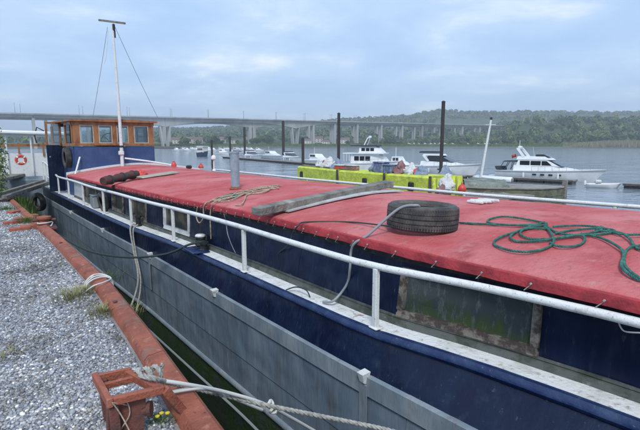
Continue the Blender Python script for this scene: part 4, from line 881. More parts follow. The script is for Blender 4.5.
m = MB(); m.tube([(1.55, 22.4, 2.2), (1.3, 22.4, 2.35), (1.2, 22.4, 2.0), (1.25, 22.4, 1.7)], .03, 6); obj('davit', m, 'black', r)
c = atY(21, 160, 21.9); r = thing('life_ring', c, 'red and white life ring hanging on the pale workboat at far left', 'life ring')
m = MB(); R0, r0 = .155, .050
m.tube([c + Vector((R0 * math.cos(t), 0, R0 * math.sin(t))) for t in np.linspace(0, 2 * math.pi, 33)[:-1]], r0, 12, closed=True); obj('ring', m, 'redpaint', r)
for k in range(4):
    a0 = math.pi / 4 + k * math.pi / 2; m = MB(); m.tube([c + Vector((R0 * math.cos(t), 0, R0 * math.sin(t))) for t in np.linspace(a0 - .16, a0 + .16, 5)], r0 + .006, 12); obj('band', m, 'white', r)
m = MB(); m.tube([c + Vector(((R0 + .07) * math.cos(t), -.02, (R0 + .07) * math.sin(t))) for t in np.linspace(0, 2 * math.pi, 33)[:-1]], .012, 6, closed=True); obj('grab_line', m, 'ropewhite', r)
# ================================================================== THE BARGE
barge = thing('river_barge', (4.5, 8, -0.05), 'long navy and grey river barge with red canvas roof and wooden wheelhouse along the quay', 'barge')
deckR = lambda y: hemR(y) + 0.55
OUT = []     # deck outline: x, y, outward nx, ny, extra flare to the grey belt
ysl = [-7 + 0.4 * i for i in range(74)]
for y in ysl:
    if y > 22.2: break
    OUT.append((deckL(y), y, deckL(y) - greyL(y)))
cx, cr = (deckL(22.2) + deckR(22.2)) / 2, (deckR(22.2) - deckL(22.2)) / 2
for k in range(1, 24):
    a = math.pi * k / 24; OUT.append((cx - cr * math.cos(a), 22.2 + 2.3 * math.sin(a), 0.03))
for y in reversed(ysl):
    if y <= 22.2: OUT.append((deckR(y), y, 0.08))
def onrm(i):
    a, b = OUT[max(i - 1, 0)], OUT[min(i + 1, len(OUT) - 1)]; t = Vector((b[0] - a[0], b[1] - a[1])).normalized(); return (-t.y, t.x)
def ring(sec, i0, i1):
    S = []
    for i in range(i0, i1 + 1):
        x, y, g = OUT[i]; n = onrm(i); g = max(g, 0.01); S.append([(x + n[0] * (o + (g if fl else 0)), y + n[1] * (o + (g if fl else 0)), z) for o, z, fl in sec])
    return S
def strake(name, m, sec, step, gap=0.0, smooth=True):
    i = 0
    while i < len(OUT) - 1:
        j = min(i + step, len(OUT) - 1); b = MB(); S = ring(sec, i, j)
        if gap:
            for k in range(len(sec)):
                p, q = Vector(S[-1][k]), Vector(S[-2][k]); S[-1][k] = tuple(p + (q - p).normalized() * gap)
        b.loft(S, closed=True); obj(name, b, m, barge, smooth=smooth); i = j
strake('hull_backing', 'seam', [(-.06, -.14, 0), (-.075, -.44, 1), (-.07, -2.4, 1), (-.10, -2.4, 1), (-.10, -.14, 0)], 400)
strake('gunwale_lip', 'lip', [(-.04, -.048, 0), (.02, -.052, 0), (.045, -.075, 0), (.05, -.105, 0), (.03, -.135, 0), (-.04, -.14, 0)], 400)
strake('navy_side_plate', 'blue', [(.012, -.138, 0), (-.012, -.452, 1), (-.05, -.452, 1), (-.045, -.138, 0)], 14, .003)
strake('grey_belt_plate', 'hullbelt', [(-.01, -.435, 1), (.022, -.447, 1), (.026, -.625, 1), (.0, -.635, 1), (-.04, -.635, 1), (-.04, -.435, 1)], 13, .004)
strake('grey_hull_plate', 'hullgrey', [(.004, -.647, 1), (.008, -1.175, 1), (-.04, -1.175, 1), (-.04, -.647, 1)], 12, .004)
strake('grey_hull_plate', 'hullgrey', [(-.004, -1.188, 1), (-.006, -1.60, 1), (-.045, -1.60, 1), (-.045, -1.188, 1)], 11, .004)
strake('rubbing_strake', 'hullbelt', [(-.02 + .05 * math.sin(t), -1.65 + .05 * math.cos(t), 1) for t in np.linspace(0, math.pi, 7)] + [(-.05, -1.70, 1), (-.05, -1.60, 1)], 400)
strake('bottom_plating', 'hulldark', [(-.02, -1.705, 1), (-.06, -2.4, 1), (-.45, -3.4, 1), (-.6, -3.4, 1), (-.12, -1.705, 1)], 400)
# side decks and stern deck
def foot(y): return deckL(y) + 0.235
def coamtop(y): return max(foot(y) + 0.02, hemL(y) + 0.05)
def lr(y0, y1, f, m, name, step=0.5, smooth=False):
    b = MB(); n = max(1, int(round((y1 - y0) / step))); b.loft([f(y0 + (y1 - y0) * k / n) for k in range(n + 1)], closed=True); return obj(name, b, m, barge, smooth=smooth)
yy = -6.8
while yy < 17:
    y2 = min(yy + 3.1, 17.0)
    lr(yy, y2 - .004, lambda y: [(deckL(y) + .02, y, -.047), (foot(y) + .03, y, -.040), (foot(y) + .03, y, -.09), (deckL(y) + .02, y, -.09)], 'deck', 'side_deck_plate')
    lr(yy, y2 - .004, lambda y: [(hemR(y) - .05, y, -.04), (deckR(y) - .02, y, -.047), (deckR(y) - .02, y, -.09), (hemR(y) - .05, y, -.09)], 'deck', 'side_deck_plate')
    yy = y2
b = MB(); S = []
for k in range(24):
    y = 17 + k * (24.4 - 17) / 23
    if y <= 22.2: xl, xr_ = deckL(y) + .02, deckR(y) - .02
    else: q = cr * math.sqrt(max(0, 1 - ((y - 22.2) / 2.3) ** 2)); xl, xr_ = cx - q + .02, cx + q - .02
    S.append([(xl, y, -.047), (xr_, y, -.047), (xr_, y, -.10), (xl, y, -.10)])
b.loft(S, closed=True); obj('stern_deck', b, 'deck', barge, smooth=False)

# coaming wall with windows
def proj(p):
    v = Vector(p) - Vector((0, 0, EYE)); k = v.dot(_F); return 320 + FPX * v.dot(_R) / k, 215 - FPX * v.dot(_U) / k
def coam_y(px):
    lo, hi = 0.3, 20
    for _ in range(40):
        m_ = (lo + hi) / 2
        if proj((foot(m_) + .02, m_, .3))[0] > px: lo = m_
        else: hi = m_
    return lo
WIN = [(1.80, 3.02)] + [(coam_y(b_), coam_y(a_)) for a_, b_ in ((165, 190), (133, 147), (113, 124), (84, 97))]
ZB, ZT, WB, WT = -.04, .615, .07, .50
def cx_(y, z): return foot(y) + (coamtop(y) - foot(y)) * (z + .05) / .67
def panel(y0, y1, z0, z1, m, name, t=.03, off=0.0, par=None, step=.5):
    b = MB(); n = max(1, int(round((y1 - y0) / step))); b.loft([[(cx_(y, z0) - off, y, z0), (cx_(y, z1) - off, y, z1), (cx_(y, z1) - off + t, y, z1), (cx_(y, z0) - off + t, y, z0)] for y in [y0 + (y1 - y0) * k / n for k in range(n + 1)]], closed=True)
    return obj(name, b, m, par or barge, smooth=False)
edges = [-6.5]
for a_, b_ in WIN: edges += [a_, b_]
edges += [16.9]
for k in range(0, len(edges), 2):
    y0, y1 = edges[k], edges[k + 1]; n = max(1, int(round((y1 - y0) / 1.9)))
    for i in range(n):
        a_, b_ = y0 + (y1 - y0) * i / n, y0 + (y1 - y0) * (i + 1) / n
        panel(a_ + .002, b_ - .002, ZB, ZT, 'white' if a_ > 13.0 else 'blue', 'coaming_panel')
for i, (y0, y1) in enumerate(WIN):
    panel(y0, y1, ZB, WB, 'blue' if y0 < 13 else 'white', 'coaming_panel'); panel(y0, y1, WT, ZT, 'blue' if y0 < 13 else 'white', 'coaming_panel')
    fr = panel(y0 - .01, y1 + .01, WB - .03, WB + .01, 'white' if i == 1 else 'framewood', 'window_frame', .05, .022)
    f = .05 if i == 0 else .035
    for nm, (a_, b_, c_, d_) in dict(bottom_rail=(y0, y1, WB + .011, WB + .04), top_rail=(y0, y1, WT - .035, WT + .01), jamb=(y0 - .01, y0 + f, WB + .041, WT - .036), side_jamb=(y1 - f, y1 + .01, WB + .041, WT - .036)).items():
        panel(a_, b_, c_, d_, 'white' if i == 1 else 'framewood', nm.replace('side_', ''), .05, .020 if 'rail' in nm else .024, par=None if False else barge).parent = fr
    for o in [o for o in C.objects if o.parent == fr]: pass
    pn = panel(y0 + f - .004, y1 - f + .004, WB + .03, WT - .03, 'algae' if i == 0 else 'darkpane', 'window_pane', .008, -.018)
lr(-6.5, 16.8, lambda y: [(foot(y) - .035, y, -.038), (foot(y) - .03, y, .015), (foot(y) + .01, y, .02), (foot(y) + .01, y, -.038)], 'ledge', 'coaming_foot_angle')
lr(-6.5, 13.0, lambda y: [(cx_(y, .03) - .016, y, .025), (cx_(y, .04) - .016, y, .042), (cx_(y, .04) + .01, y, .045), (cx_(y, .03) + .01, y, .022)], 'ledge', 'coaming_moulding')
lr(-6.5, 16.9, lambda y: [(coamtop(y) - .012, y, .555), (coamtop(y) - .012, y, .66), (coamtop(y) + .05, y, .66), (coamtop(y) + .05, y, .555)], 'black', 'hem_shadow_band')  # black strip standing in for the shadow and netting under the canvas hem
lr(-6.5, 16.9, lambda y: [(hemR(y) - .08, y, -.04), (hemR(y) - .05, y, -.04), (hemR(y) - .05, y, .66), (hemR(y) - .08, y, .66)], 'blue', 'starboard_coaming')

# red canvas: two lengths
def canvas(y0, y1, name, drop=0.0, seed=0, m='red'):
    b = MB(); S = []; ny = int((y1 - y0) / .12)
    for k in range(ny + 1):
        y = y0 + (y1 - y0) * k / ny; row = []; a_, c_ = hemL(y), hemR(y)
        for j in range(57):
            u = j / 56; x = a_ + (c_ - a_) * u; e = min(u, 1 - u) * 56
            z = roofz(x, y) - drop + .010 * noise.noise((x * .9, y * .5, seed)) + .005 * noise.noise((x * 3, y * 2.2, seed + 5)) + .004 * math.sin(y * 5.2 + 3 * noise.noise((x, y, 7))) * max(0, 1 - e / 9)
            row.append((x, y, z - (.012 if e < .5 else 0)))
        S.append(row)
    b.loft(S, caps=False); o = obj(name, b, m, barge); sm = o.modifiers.new('th', 'SOLIDIFY'); sm.thickness = .012
    for side, f in ((-1, hemL), (1, hemR)):
        b = MB(); S = []
        for k in range(ny * 2 + 1):
            y = y0 + (y1 - y0) * k / (ny * 2); x = f(y); w = .004 * math.sin(y * 9.0 + 2.5 * math.sin(y * 2.1 + seed)) + .006 * noise.noise((y * 6, 2, seed)); zb = .618 + .004 * math.sin(y * 11) ** 2
            S.append([(x + side * -.004, y, .708 - drop), (x + side * .014, y, .698 - drop), (x + side * (.022 + w), y, .665 - drop * .5), (x + side * (.020 + w * 1.6), y, zb), (x + side * (.010 + w * 1.6), y, zb), (x + side * -.006, y, .69 - drop)])
        b.loft(S, closed=True); obj('canvas_hem', b, 'redhem', o)
    for ye in (y0, y1):
        b = MB(); S = []
        for j in range(29):
            x = hemL(ye) + (hemR(ye) - hemL(ye)) * j / 28; z = roofz(x, ye) - drop; S.append([(x, ye - .01, z), (x, ye + .01, z), (x, ye + .01, z - .13), (x, ye - .01, z - .13)])
        b.loft(S, closed=True); obj('end_flap', b, 'maroon', o)
    return o
canvas(-5.5, 11.7, 'roof_canvas', 0, 0); canvas(11.98, 16.9, 'roof_canvas', .035, 40)
b = MB(); S = []
for j in range(25):
    x = hemL(16.97) - .02 + (6.15 - hemL(16.97)) * j / 24; z = roofz(x, 16.9); S.append([(x, 16.92, z - .2), (x, 17.0, z - .2), (x, 17.0, z + .035), (x, 16.92, z + .035)])
b.loft(S, closed=True); obj('end_coaming', b, 'white', barge, smooth=False)
b = MB(); y = -3.0; i = 0
while y < 11.6:
    x = hemL(y) - .03; b.tube([(x, y, .655), (x - .008, y + .05, .60), (coamtop(y) - .02, y + .09, .575)], .0028, 4); b.tube([(x - .004, y, .66), (x - .014, y, .66)], .008, 6); y += (.21 if y > 3.4 else .43) + .05 * math.sin(i * 2.1); i += 1
tag(obj('canvas_lacing', b, 'ropegrey', barge), kind='stuff')

# port handrail
RZ = .555
rail = [(deckL(y) + .015, y, RZ + .008 * math.sin(y * 1.3)) for y in np.linspace(-5, 18.4, 60)]
b = MB(); b.tube(rail, .033, 12); obj('handrail', b, 'white', barge)
for y in (-4.4, -1.9, .60, 3.07, 5.52, 8.05, 10.1, 12.2, 14.4, 16.5, 18.3):
    b = MB(); x = deckL(y) + .015; b.box((x, y, (RZ - .075) / 2), (.05, .058, RZ + .03), bev=.008); o = obj('rail_post', b, 'white', barge); b = MB(); b.box((x + .01, y, -.036), (.10, .11, .018), bev=.006); obj('foot_plate', b, 'white', o)
b = MB(); b.tube(smooth_path([(deckL(18.4) + .015, 18.4, RZ), (1.5, 19.2, .66), (1.42, 20.0, .86), (1.38, 20.9, .95), (1.36, 21.8, .95)], 6), .033, 10); obj('stern_rail', b, 'white', barge)
for y, z in ((19.3, .68), (20.1, .87), (21.0, .95), (21.8, .95)):
    b = MB(); b.box((deckL(y) + .02, y, z / 2), (.05, .07, z), bev=.008); obj('rail_post', b, 'white', barge)
b = MB(); b.tube([(deckL(19.3) + .03, 19.3, .3), (1.4, 21.8, .45)], .022, 8); obj('stern_rail', b, 'white', barge)
# starboard rail and capping
b = MB(); P = [atY(125, 158.3, 16.75)] + [atY(150, 161.5, 16.3), atY(172, 165.2, 15.6)] ; b.tube(smooth_path(P, 5), .03, 8); obj('mast_foot_rail', b, 'white', barge)
b = MB(); b.tube([(hemR(y) + .32, y, .73) for y in np.linspace(-5, 16.4, 40)], .032, 10); obj('handrail', b, 'white', barge)
for y in (-4, -1.6, .8, 3.2, 5.6, 8, 10.4, 12.8, 15.2): b = MB(); b.box((hemR(y) + .32, y, .33), (.05, .055, .76), bev=.008); obj('rail_post', b, 'white', barge)
lr(-6, 16.6, lambda y: [(hemR(y) + .42, y, .56), (hemR(y) + .42, y, .60), (hemR(y) + .56, y, .60), (hemR(y) + .56, y, .56)], 'hullbelt', 'bulwark_capping')
lr(-6, 16.6, lambda y: [(hemR(y) + .46, y, -.04), (hemR(y) + .46, y, .558), (hemR(y) + .50, y, .558), (hemR(y) + .50, y, -.04)], 'blue', 'bulwark_plate')
# fairlead plates along the grey belt, guard strip, bollards
def hullx(y, o=0.0): return greyL(y) - o
for y, wd in ((1.0, .10), (3.02, .085), (6.1, .10), (8.95, .09), (12.3, .09), (16.2, .09)):
    x = hullx(y, .03); b = MB(); q = [(x + .05, y - wd / 2, -.40), (x - .045, y - wd / 2, -.41), (x - .045, y + wd / 2, -.41), (x + .05, y + wd / 2, -.40), (x + .03, y - wd / 3, -.52), (x - .02, y - wd / 3, -.50), (x - .02, y + wd / 3, -.50), (x + .03, y + wd / 3, -.52)]
    b.add(q, [(0, 1, 2, 3), (7, 6, 5, 4), (0, 4, 5, 1), (1, 5, 6, 2), (2, 6, 7, 3), (3, 7, 4, 0)]); obj('fairlead', b, 'white', barge)
for y in (3.02, 9.0):
    b = MB(); x = hullx(y, .030); b.box((x, y, -.83), (.012, .10, .62)); obj('guard_strip', b, 'hullbelt', barge, smooth=False)
def bitt(x, y, h_, r, cap):
    b = MB(); b.lathe([(r * 1.15, 0), (r * 1.15, .02), (r * .8, .035), (r * .8, h_ * .75), (r * 1.1, h_ * .8), (r * 1.1, h_)], (x, y, -.04), 18); o = obj('bollard', b, 'black', barge)
    if cap: b = MB(); b.lathe([(r * 1.12, 0), (r * 1.12, .02), (r * .9, .035), (.01, .04)], (x, y, -.04 + h_), 18); obj('cap', b, 'white', o)
bitt(2.58, 7.22, .20, .075, True); bitt(2.56, 7.02, .14, .07, False); bitt(2.25, 10.0, .22, .06, False)
b = MB(); b.box((1.95, 20.0, .20), (.22, .3, .5), bev=.02); obj('deck_locker', b, 'black', barge)
b = MB(); b.box((2.46, 7.1, -.03), (.28, .5, .03), bev=.01); obj('bollard_plate', b, 'lip', barge)
# chimney pipe
cb = at_roof(235.5, 189); ctop = cb + Vector((-.01, -.02, .66))
b = MB(); b.tube([cb + Vector((0, 0, -.05)), ctop], .083, 20); ch = obj('chimney_pipe', b, 'chimney', barge); b = MB(); b.lathe([(.09, 0), (.09, .03), (.07, .035)], ctop, 20); obj('rim', b, 'chimney', ch)
b = MB(); b.lathe([(.11, 0), (.11, .02), (.092, .03), (.085, .05)], cb, 20); obj('flange', b, 'rust', ch)

# wheelhouse
WY = 17.05
wl = lambda y: 1.98 - .14 * (y - WY); wr = lambda y: 4.52 - .08 * (y - WY)
WB_, WH, WZ0 = 19.7, 2.36, 1.62
wh = MB(); wh.box(((wl(WY) + wr(WY)) / 2, WY, .77), (wr(WY) - wl(WY), .05, 1.62)); house_ = obj('wheelhouse', wh, 'bluepale', barge, smooth=False)
b = MB(); b.beam((wl(WY + .03), WY + .03, .77), (wl(17.9), 17.9, .77), .05, 1.62); obj('side_wall', b, 'bluepale', house_, smooth=False)
b = MB(); b.beam((wr(WY + .03), WY + .03, .77), (wr(WB_), WB_, .77), .05, 1.62); obj('side_wall', b, 'bluepale', house_, smooth=False)
b = MB(); b.box(((wl(WB_) + wr(WB_)) / 2, WB_, .77), (wr(WB_) - wl(WB_), .05, 1.62)); obj('rear_wall', b, 'bluepale', house_, smooth=False)
b = MB(); b.box(((wl(WY) + wr(WY)) / 2, WY - .005, 1.65), (wr(WY) - wl(WY) + .1, .12, .075), bev=.01); obj('sill', b, 'oak', house_)
b = MB(); b.box(((wl(WY) + wr(WY)) / 2, WY - .003, 2.345), (wr(WY) - wl(WY) + .05, .075, .10)); obj('header', b, 'oak', house_, smooth=False)
fx = lambda px: atY(px, 135, WY).x
PANES = [(79.5, 93.6), (98.5, 112), (116.6, 128.2), (133.8, 148.2)]
cur = wl(WY)
for i, (a_, c_) in enumerate(PANES + [(152, 160)]):
    x0, x1 = cur, (fx(a_) if i < 4 else wr(WY)); b = MB(); b.box(((x0 + x1) / 2, WY, 1.99), (x1 - x0, .07, .61)); obj('window_post', b, 'oak', house_, smooth=False); cur = fx(c_) if i < 4 else 0
for a_, c_ in PANES:
    x0, x1 = fx(a_), fx(c_); b = MB(); b.box(((x0 + x1) / 2, WY + .005, 1.99), (x1 - x0, .008, .60)); obj('window_pane', b, 'glass', house_, smooth=False)
    b = MB(); 
    for X in (x0 + .015, x1 - .015): b.box((X, WY - .03, 1.99), (.03, .02, .60))
    for Z in (1.705, 2.275): b.box(((x0 + x1) / 2, WY - .03, Z), (x1 - x0 - .06, .018, .03))
    obj('window_bead', b, 'palewood', house_, smooth=False)
def side_glaze(f, y0, y1, n, gap_post=.09):
    for i in range(n + 1):
        y = y0 + (y1 - y0) * i / n; b = MB(); b.box((f(y), y, 1.99), (.06, gap_post, .61)); obj('window_post', b, 'oak', house_, smooth=False)
        if i < n: ya, yb = y + gap_post / 2, y0 + (y1 - y0) * (i + 1) / n - gap_post / 2; b = MB(); b.beam((f(ya), ya, 1.99), (f(yb), yb, 1.99), .008, .60); obj('window_pane', b, 'glass', house_, smooth=False)
    for z, h_ in ((1.65, .07), (2.345, .1)): b = MB(); b.beam((f(y0), y0, z), (f(y1), y1, z), .07, h_); obj('sill', b, 'oak', house_, smooth=False)
side_glaze(wl, WY + .1, 17.95, 1); side_glaze(wl, 18.6, WB_ - .05, 1); side_glaze(wr, WY + .1, WB_ - .05, 3)
n = 4; x0, x1 = wl(WB_), wr(WB_)
for i in range(n + 1):
    x = x0 + (x1 - x0) * i / n; b = MB(); b.box((x, WB_, 1.99), (.09, .06, .61)); obj('window_post', b, 'oak', house_, smooth=False)
    if i < n: b = MB(); b.box((x + (x1 - x0) / n / 2, WB_, 1.99), ((x1 - x0) / n - .09, .008, .60)); obj('window_pane', b, 'glass', house_, smooth=False)
b = MB(); b.box(((x0 + x1) / 2, WB_, 2.345), (x1 - x0, .07, .1)); obj('header', b, 'oak', house_, smooth=False)
b = MB(); S = []
for k in range(7):
    y = WY - .14 + (WB_ - WY + .30) * k / 6; S.append([(wl(y) - .12, y, 2.398), (wl(y) - .12, y, 2.455), ((wl(y) + wr(y)) / 2, y, 2.50), (wr(y) + .12, y, 2.455), (wr(y) + .12, y, 2.398)])
b.loft(S, closed=True); obj('roof', b, 'oak', house_, smooth=False)
b = MB(); b.box((3.3, 18.6, 1.2), (.9, .5, 1.0), bev=.03); obj('helm_console', b, 'oak', house_)
b = MB(); b.tube([(3.3 + .3 * math.cos(t), 18.25, 1.75 + .3 * math.sin(t)) for t in np.linspace(0, 2 * math.pi, 25)[:-1]], .02, 6, closed=True)
for k in range(4): a = k * math.pi / 4; b.tube([(3.3 - .36 * math.cos(a), 18.25, 1.75 - .36 * math.sin(a)), (3.3 + .36 * math.cos(a), 18.25, 1.75 + .36 * math.sin(a))], .014, 5)
obj('steering_wheel', b, 'oak', house_)
# open door swung out at the port side
DX0, DX1, DY = atY(46.5, 150, 18.7).x, atY(62.5, 150, 18.7).x, 18.7
d_ = MB(); d_.box(((DX0 + DX1) / 2, DY, .82), (DX1 - DX0, .05, 1.62), bev=.01); dr = obj('open_door', d_, 'blue', barge)
for X in (DX0 + .035, DX1 - .035): b = MB(); b.box((X, DY, 2.0), (.07, .05, .74)); obj('door_post', b, 'oak', dr, smooth=False)
b = MB(); b.box(((DX0 + DX1) / 2, DY, 2.40), (DX1 - DX0, .05, .06)); obj('door_top', b, 'oak', dr, smooth=False)
b = MB(); b.box(((DX0 + DX1) / 2, DY, 2.0), (DX1 - DX0 - .14, .008, .74)); obj('door_pane', b, 'glass', dr, smooth=False)
b = MB(); b.lathe([(.02, 0), (.03, .03), (.01, .05)], (DX0 + .09, DY - .08, 1.2), 10); obj('handle', b, 'steel', dr)
b = MB(); b.beam((1.92, 16.75, .70), (2.12, 16.95, 1.25), .05, .02); obj('leaning_slat', b, 'white', barge, smooth=False)
# mast
mb_ = at_roof(122, 164); mb_ = Vector((3.38, 16.80, mb_.z)); mt = atY(112.3, 24, 16.8)
b = MB(); b.tube([mb_ + Vector((0, 0, -.15)), mb_ * .5 + mt * .5 + Vector((.02, 0, 0)), mt], .05, 12, rfn=lambda t: .062 - .03 * t); ms = obj('mast', b, 'white', barge)
b = MB(); b.beam(atY(98.5, 20.0, 16.95), atY(125.5, 23.4, 16.65), .05, .055); obj('crossbar', b, 'greywood', ms, smooth=False)
b = MB(); b.box(mt + Vector((.03, 0, -.1)), (.09, .09, .22), bev=.02); b.cyl(mt + Vector((.06, 0, -.2)), mt + Vector((.06, 0, -.42)), .025, 8); obj('masthead_fitting', b, 'black', ms)
b = MB(); b.box(mb_ + Vector((-.02, -.02, .40)), (.17, .14, .14), bev=.02); obj('cleat_block', b, 'white', ms); b = MB(); b.lathe([(.075, -.03), (.085, 0), (.075, .03)], mb_ + Vector((0, 0, .62)), 14); obj('band', b, 'black', ms)
for p0_, p1_ in ((atY(107.5, 27, 16.8), atY(92.5, 119, 17.6)), (atY(115, 27, 16.8), atY(157.5, 117, 18.3))):
    b = MB(); mid = (p0_ + p1_) / 2 + Vector((0, 0, -.05)); b.tube(smooth_path([p0_, mid, p1_], 8), .0075, 5); obj('wire_stay', b, 'steel', ms)
b = MB(); b.tube(smooth_path([atY(108, 30, 16.8), atY(106.5, 55, 16.8), atY(104, 64, 16.8)], 6), .008, 5); obj('flag_halyard', b, 'ropewhite', ms)

# ================================================================== THINGS ON THE BARGE
def make_tyre(c, R, r, w, label, axis='z', name='scrap_tyre', tread=True, rot=None):
    root = thing(name, c, label, 'tyre'); root['_w'] = [0, 0, 0]; b = MB(); h_ = w / 2
    b_prof = [(r, -h_ * .55), (r * 1.03, -h_ * .8), (r + (R - r) * .35, -h_ * 1.0), (r + (R - r) * .7, -h_ * .98), (R * .955, -h_ * .80), (R * .982, -h_ * .60), (R * .990, -h_ * .44), (R * .962, -h_ * .42), (R * .962, -h_ * .37), (R * .992, -h_ * .35), (R * .994, -h_ * .05), (R * .965, -h_ * .04), (R * .965, h_ * .04), (R * .994, h_ * .05), (R * .992, h_ * .35), (R * .962, h_ * .37), (R * .962, h_ * .42), (R * .990, h_ * .44), (R * .982, h_ * .60), (R * .955, h_ * .80), (r + (R - r) * .7, h_ * .98), (r + (R - r) * .35, h_), (r * 1.03, h_ * .8), (r, h_ * .55), (r * 1.04, h_ * .45), (R * .90, h_ * .6), (R * .93, 0), (R * .90, -h_ * .6), (r * 1.04, -h_ * .45), (r, -h_ * .55)]
    n = 56; vs = []; 
    for q, z in b_prof:
        for k in range(n): a = 2 * math.pi * k / n; vs.append((q * math.cos(a), q * math.sin(a), z))
    b.add(vs, [(i * n + k, i * n + (k + 1) % n, (i + 1) * n + (k + 1) % n, (i + 1) * n + k) for i in range(len(b_prof) - 1) for k in range(n)]); obj('carcass', b, 'tyre', root)
    if tread:
        b = MB(); N = 84
        for k in range(N):
            for row, z in enumerate((-.52, -.20, .20, .52)):
                a = 2 * math.pi * (k + .33 * row) / N; RR = R * (.9905 if abs(z) < .4 else .984)
                b.box((RR * math.cos(a), RR * math.sin(a), z * h_), (.006, 2 * math.pi * R / N * .86, h_ * .25), rz=a, rx=.25 * (1 if z > 0 else -1))
        tag(obj('tread', b, 'tyre', root, smooth=False), kind='stuff')
        b = MB()
        for k in range(N):
            for s in (-1, 1): a = 2 * math.pi * k / N; b.box((R * .956 * math.cos(a), R * .956 * math.sin(a), s * h_ * .74), (.022, 2 * math.pi * R / N * .7, .02), rz=a)
        tag(obj('shoulder_lug', b, 'tyre', root, smooth=False), kind='stuff')
    if rot: root.rotation_euler = rot
    return root
tc0 = at_roof(422, 228.5); tyre_c = tc0 + Vector((0, 0, .138)); make_tyre(tyre_c, .375, .255, .262, 'big worn black tyre lying flat on the red canvas roof', rot=(.02, .03, 0))
ty = coam_y(108); make_tyre((foot(ty) - .10, ty, .20), .25, .14, .14, 'small black tyre standing on the side deck against the barge coaming', name='fender_tyre', tread=False, rot=(0, math.pi / 2 - .15, .15))
p = (wl(17.55) - .11, 17.55, 1.22); make_tyre(p, .34, .19, .17, 'black tyre hanging on the port side of the wheelhouse', name='fender_tyre', tread=True, rot=(0, math.pi / 2, .1))
p = atY(38, 203, 20.5); make_tyre((p.x + .02, 20.4, p.z + .05), .36, .2, .2, 'black tyre fender hanging between the barge stern and the bank', name='fender_tyre', tread=False, rot=(0, math.pi / 2 - .1, .5))
b = MB(); yb = coam_y(99); b.box((foot(yb) - .1, yb, .12), (.16, .5, .32), bev=.03); o = obj('storage_box', b, 'steel', loc=(foot(yb) - .1, yb, 0)); tag(o, 'small grey box on the side deck next to the little tyre', 'box'); 
b = MB(); b.box((foot(yb) - .1, yb, .292), (.18, .52, .022), bev=.008); obj('lid', b, 'hullbelt', o)

a_, c_ = at(256, 211.5, .80), at(389, 183.5, .975)
b = MB(); b.beam(a_, c_, .20, .105, bev=.008); tag(obj('timber_baulk', b, 'greywood', loc=a_), 'long heavy grey weathered timber lying across the red roof left of the tyre', 'timber')
a2, c2 = at_roof(283, 213), at_roof(398, 192.5); b = MB(); S = []
dv = (c2 - a2); nv = Vector((-dv.y, dv.x, 0)).normalized()
for k in range(13):
    q = a2 + dv * k / 12; S.append([(v.x, v.y, roofz(v.x, v.y) + .022 + e) for v, e in ((q - nv * .12, .0), (q + nv * .12, 0), (q + nv * .12, .018), (q - nv * .12, .018))])
b.loft(S, closed=True); tag(obj('flat_board', b, mat('pale_grey_board', (.52, .53, .52), .7, col2=(.38, .38, .37), scale=5), loc=a2), 'flat pale grey board lying against the heavy weathered timber on the red roof', 'board')
a_, c_ = at_roof(103, 181.5, .09), at_roof(137, 173, .09); r = thing('canvas_roll', a_, 'rolled dark maroon canvas tied up on the far part of the roof', 'canvas'); b = MB(); b.tube([a_ + (c_ - a_) * (k / 10) + Vector((0, 0, .01 * math.sin(k * 2))) for k in range(11)], .1, 14, rfn=lambda t: .095 + .012 * math.sin(t * 17)); obj('roll', b, 'maroon', r)
for t in (.2, .55, .85): q = a_ + (c_ - a_) * t; dd = (c_ - a_).normalized(); b = MB(); b.tube([q - dd * .02, q + dd * .02], .115, 14); obj('tie', b, 'ropedark', r)
q = at_roof(142, 171.5, .07); sack('red_cloth', q - Vector((0, 0, .07)), .11, 'redpaint', 'bunched bright red cloth at the end of the maroon canvas roll', 'cloth', 31)
a_, c_ = at_roof(139, 177.5, .03), at_roof(176, 172, .03); b = MB(); b.beam(a_, c_, .55, .03, bev=.01); tag(obj('plywood_board', b, 'palewood', loc=a_), 'tan plywood board lying on the roof beside the maroon canvas roll', 'board')
# small things along the far edge of the roof
q = Vector((hemR(15) - .15, 15.4, roofz(hemR(15.4) - .15, 15.4))); r = thing('mooring_light', q, 'white lamp post with round top at the far starboard edge of the roof', 'lamp'); b = MB(); b.lathe([(.07, 0), (.05, .04), (.028, .06), (.024, .38)], q, 10); obj('post', b, 'white', r); b = MB(); b.lathe([(.04, .38), (.085, .40), (.09, .47), (.05, .53), (.01, .55)], q, 14); obj('lamp_head', b, 'white', r)
for px, py, s, lab in ((201, 168.2, .10, 'red domed cap standing on the far roof edge between lamp and chimney'), (174, 166.8, .08, 'small red cap at the foot of the white lamp post')):
    q = at_roof(px, py); b = MB(); b.lathe([(s, 0), (s, .05), (s * .9, .10), (s * .55, .14), (s * .4, .15), (s * .4, .18), (.01, .19)], q, 16); tag(obj('roof_cap', b, 'redpaint', loc=q), lab, 'cap')
q = at_roof(189, 168.6); b = MB(); b.box(q + Vector((0, 0, .05)), (.12, .22, .1), bev=.02); tag(obj('battery_box', b, 'black', loc=q), 'little black box between the white lamp post and the larger red cap', 'box')
q = at_roof(483, 203.5); b = MB()
for k in range(5): b.box(q + Vector((-.18 + .09 * k, .02 * (k % 2), .035 + .006 * (k % 2))), (.04, .24, .04), rz=.15, bev=.01)
b.box(q + Vector((0, .08, .025)), (.34, .03, .03), bev=.008); b.box(q + Vector((0, -.06, .025)), (.34, .03, .03), bev=.008); tag(obj('deck_grating', b, 'white', loc=q), 'small white slatted grating on the red roof above the tyre', 'grating')

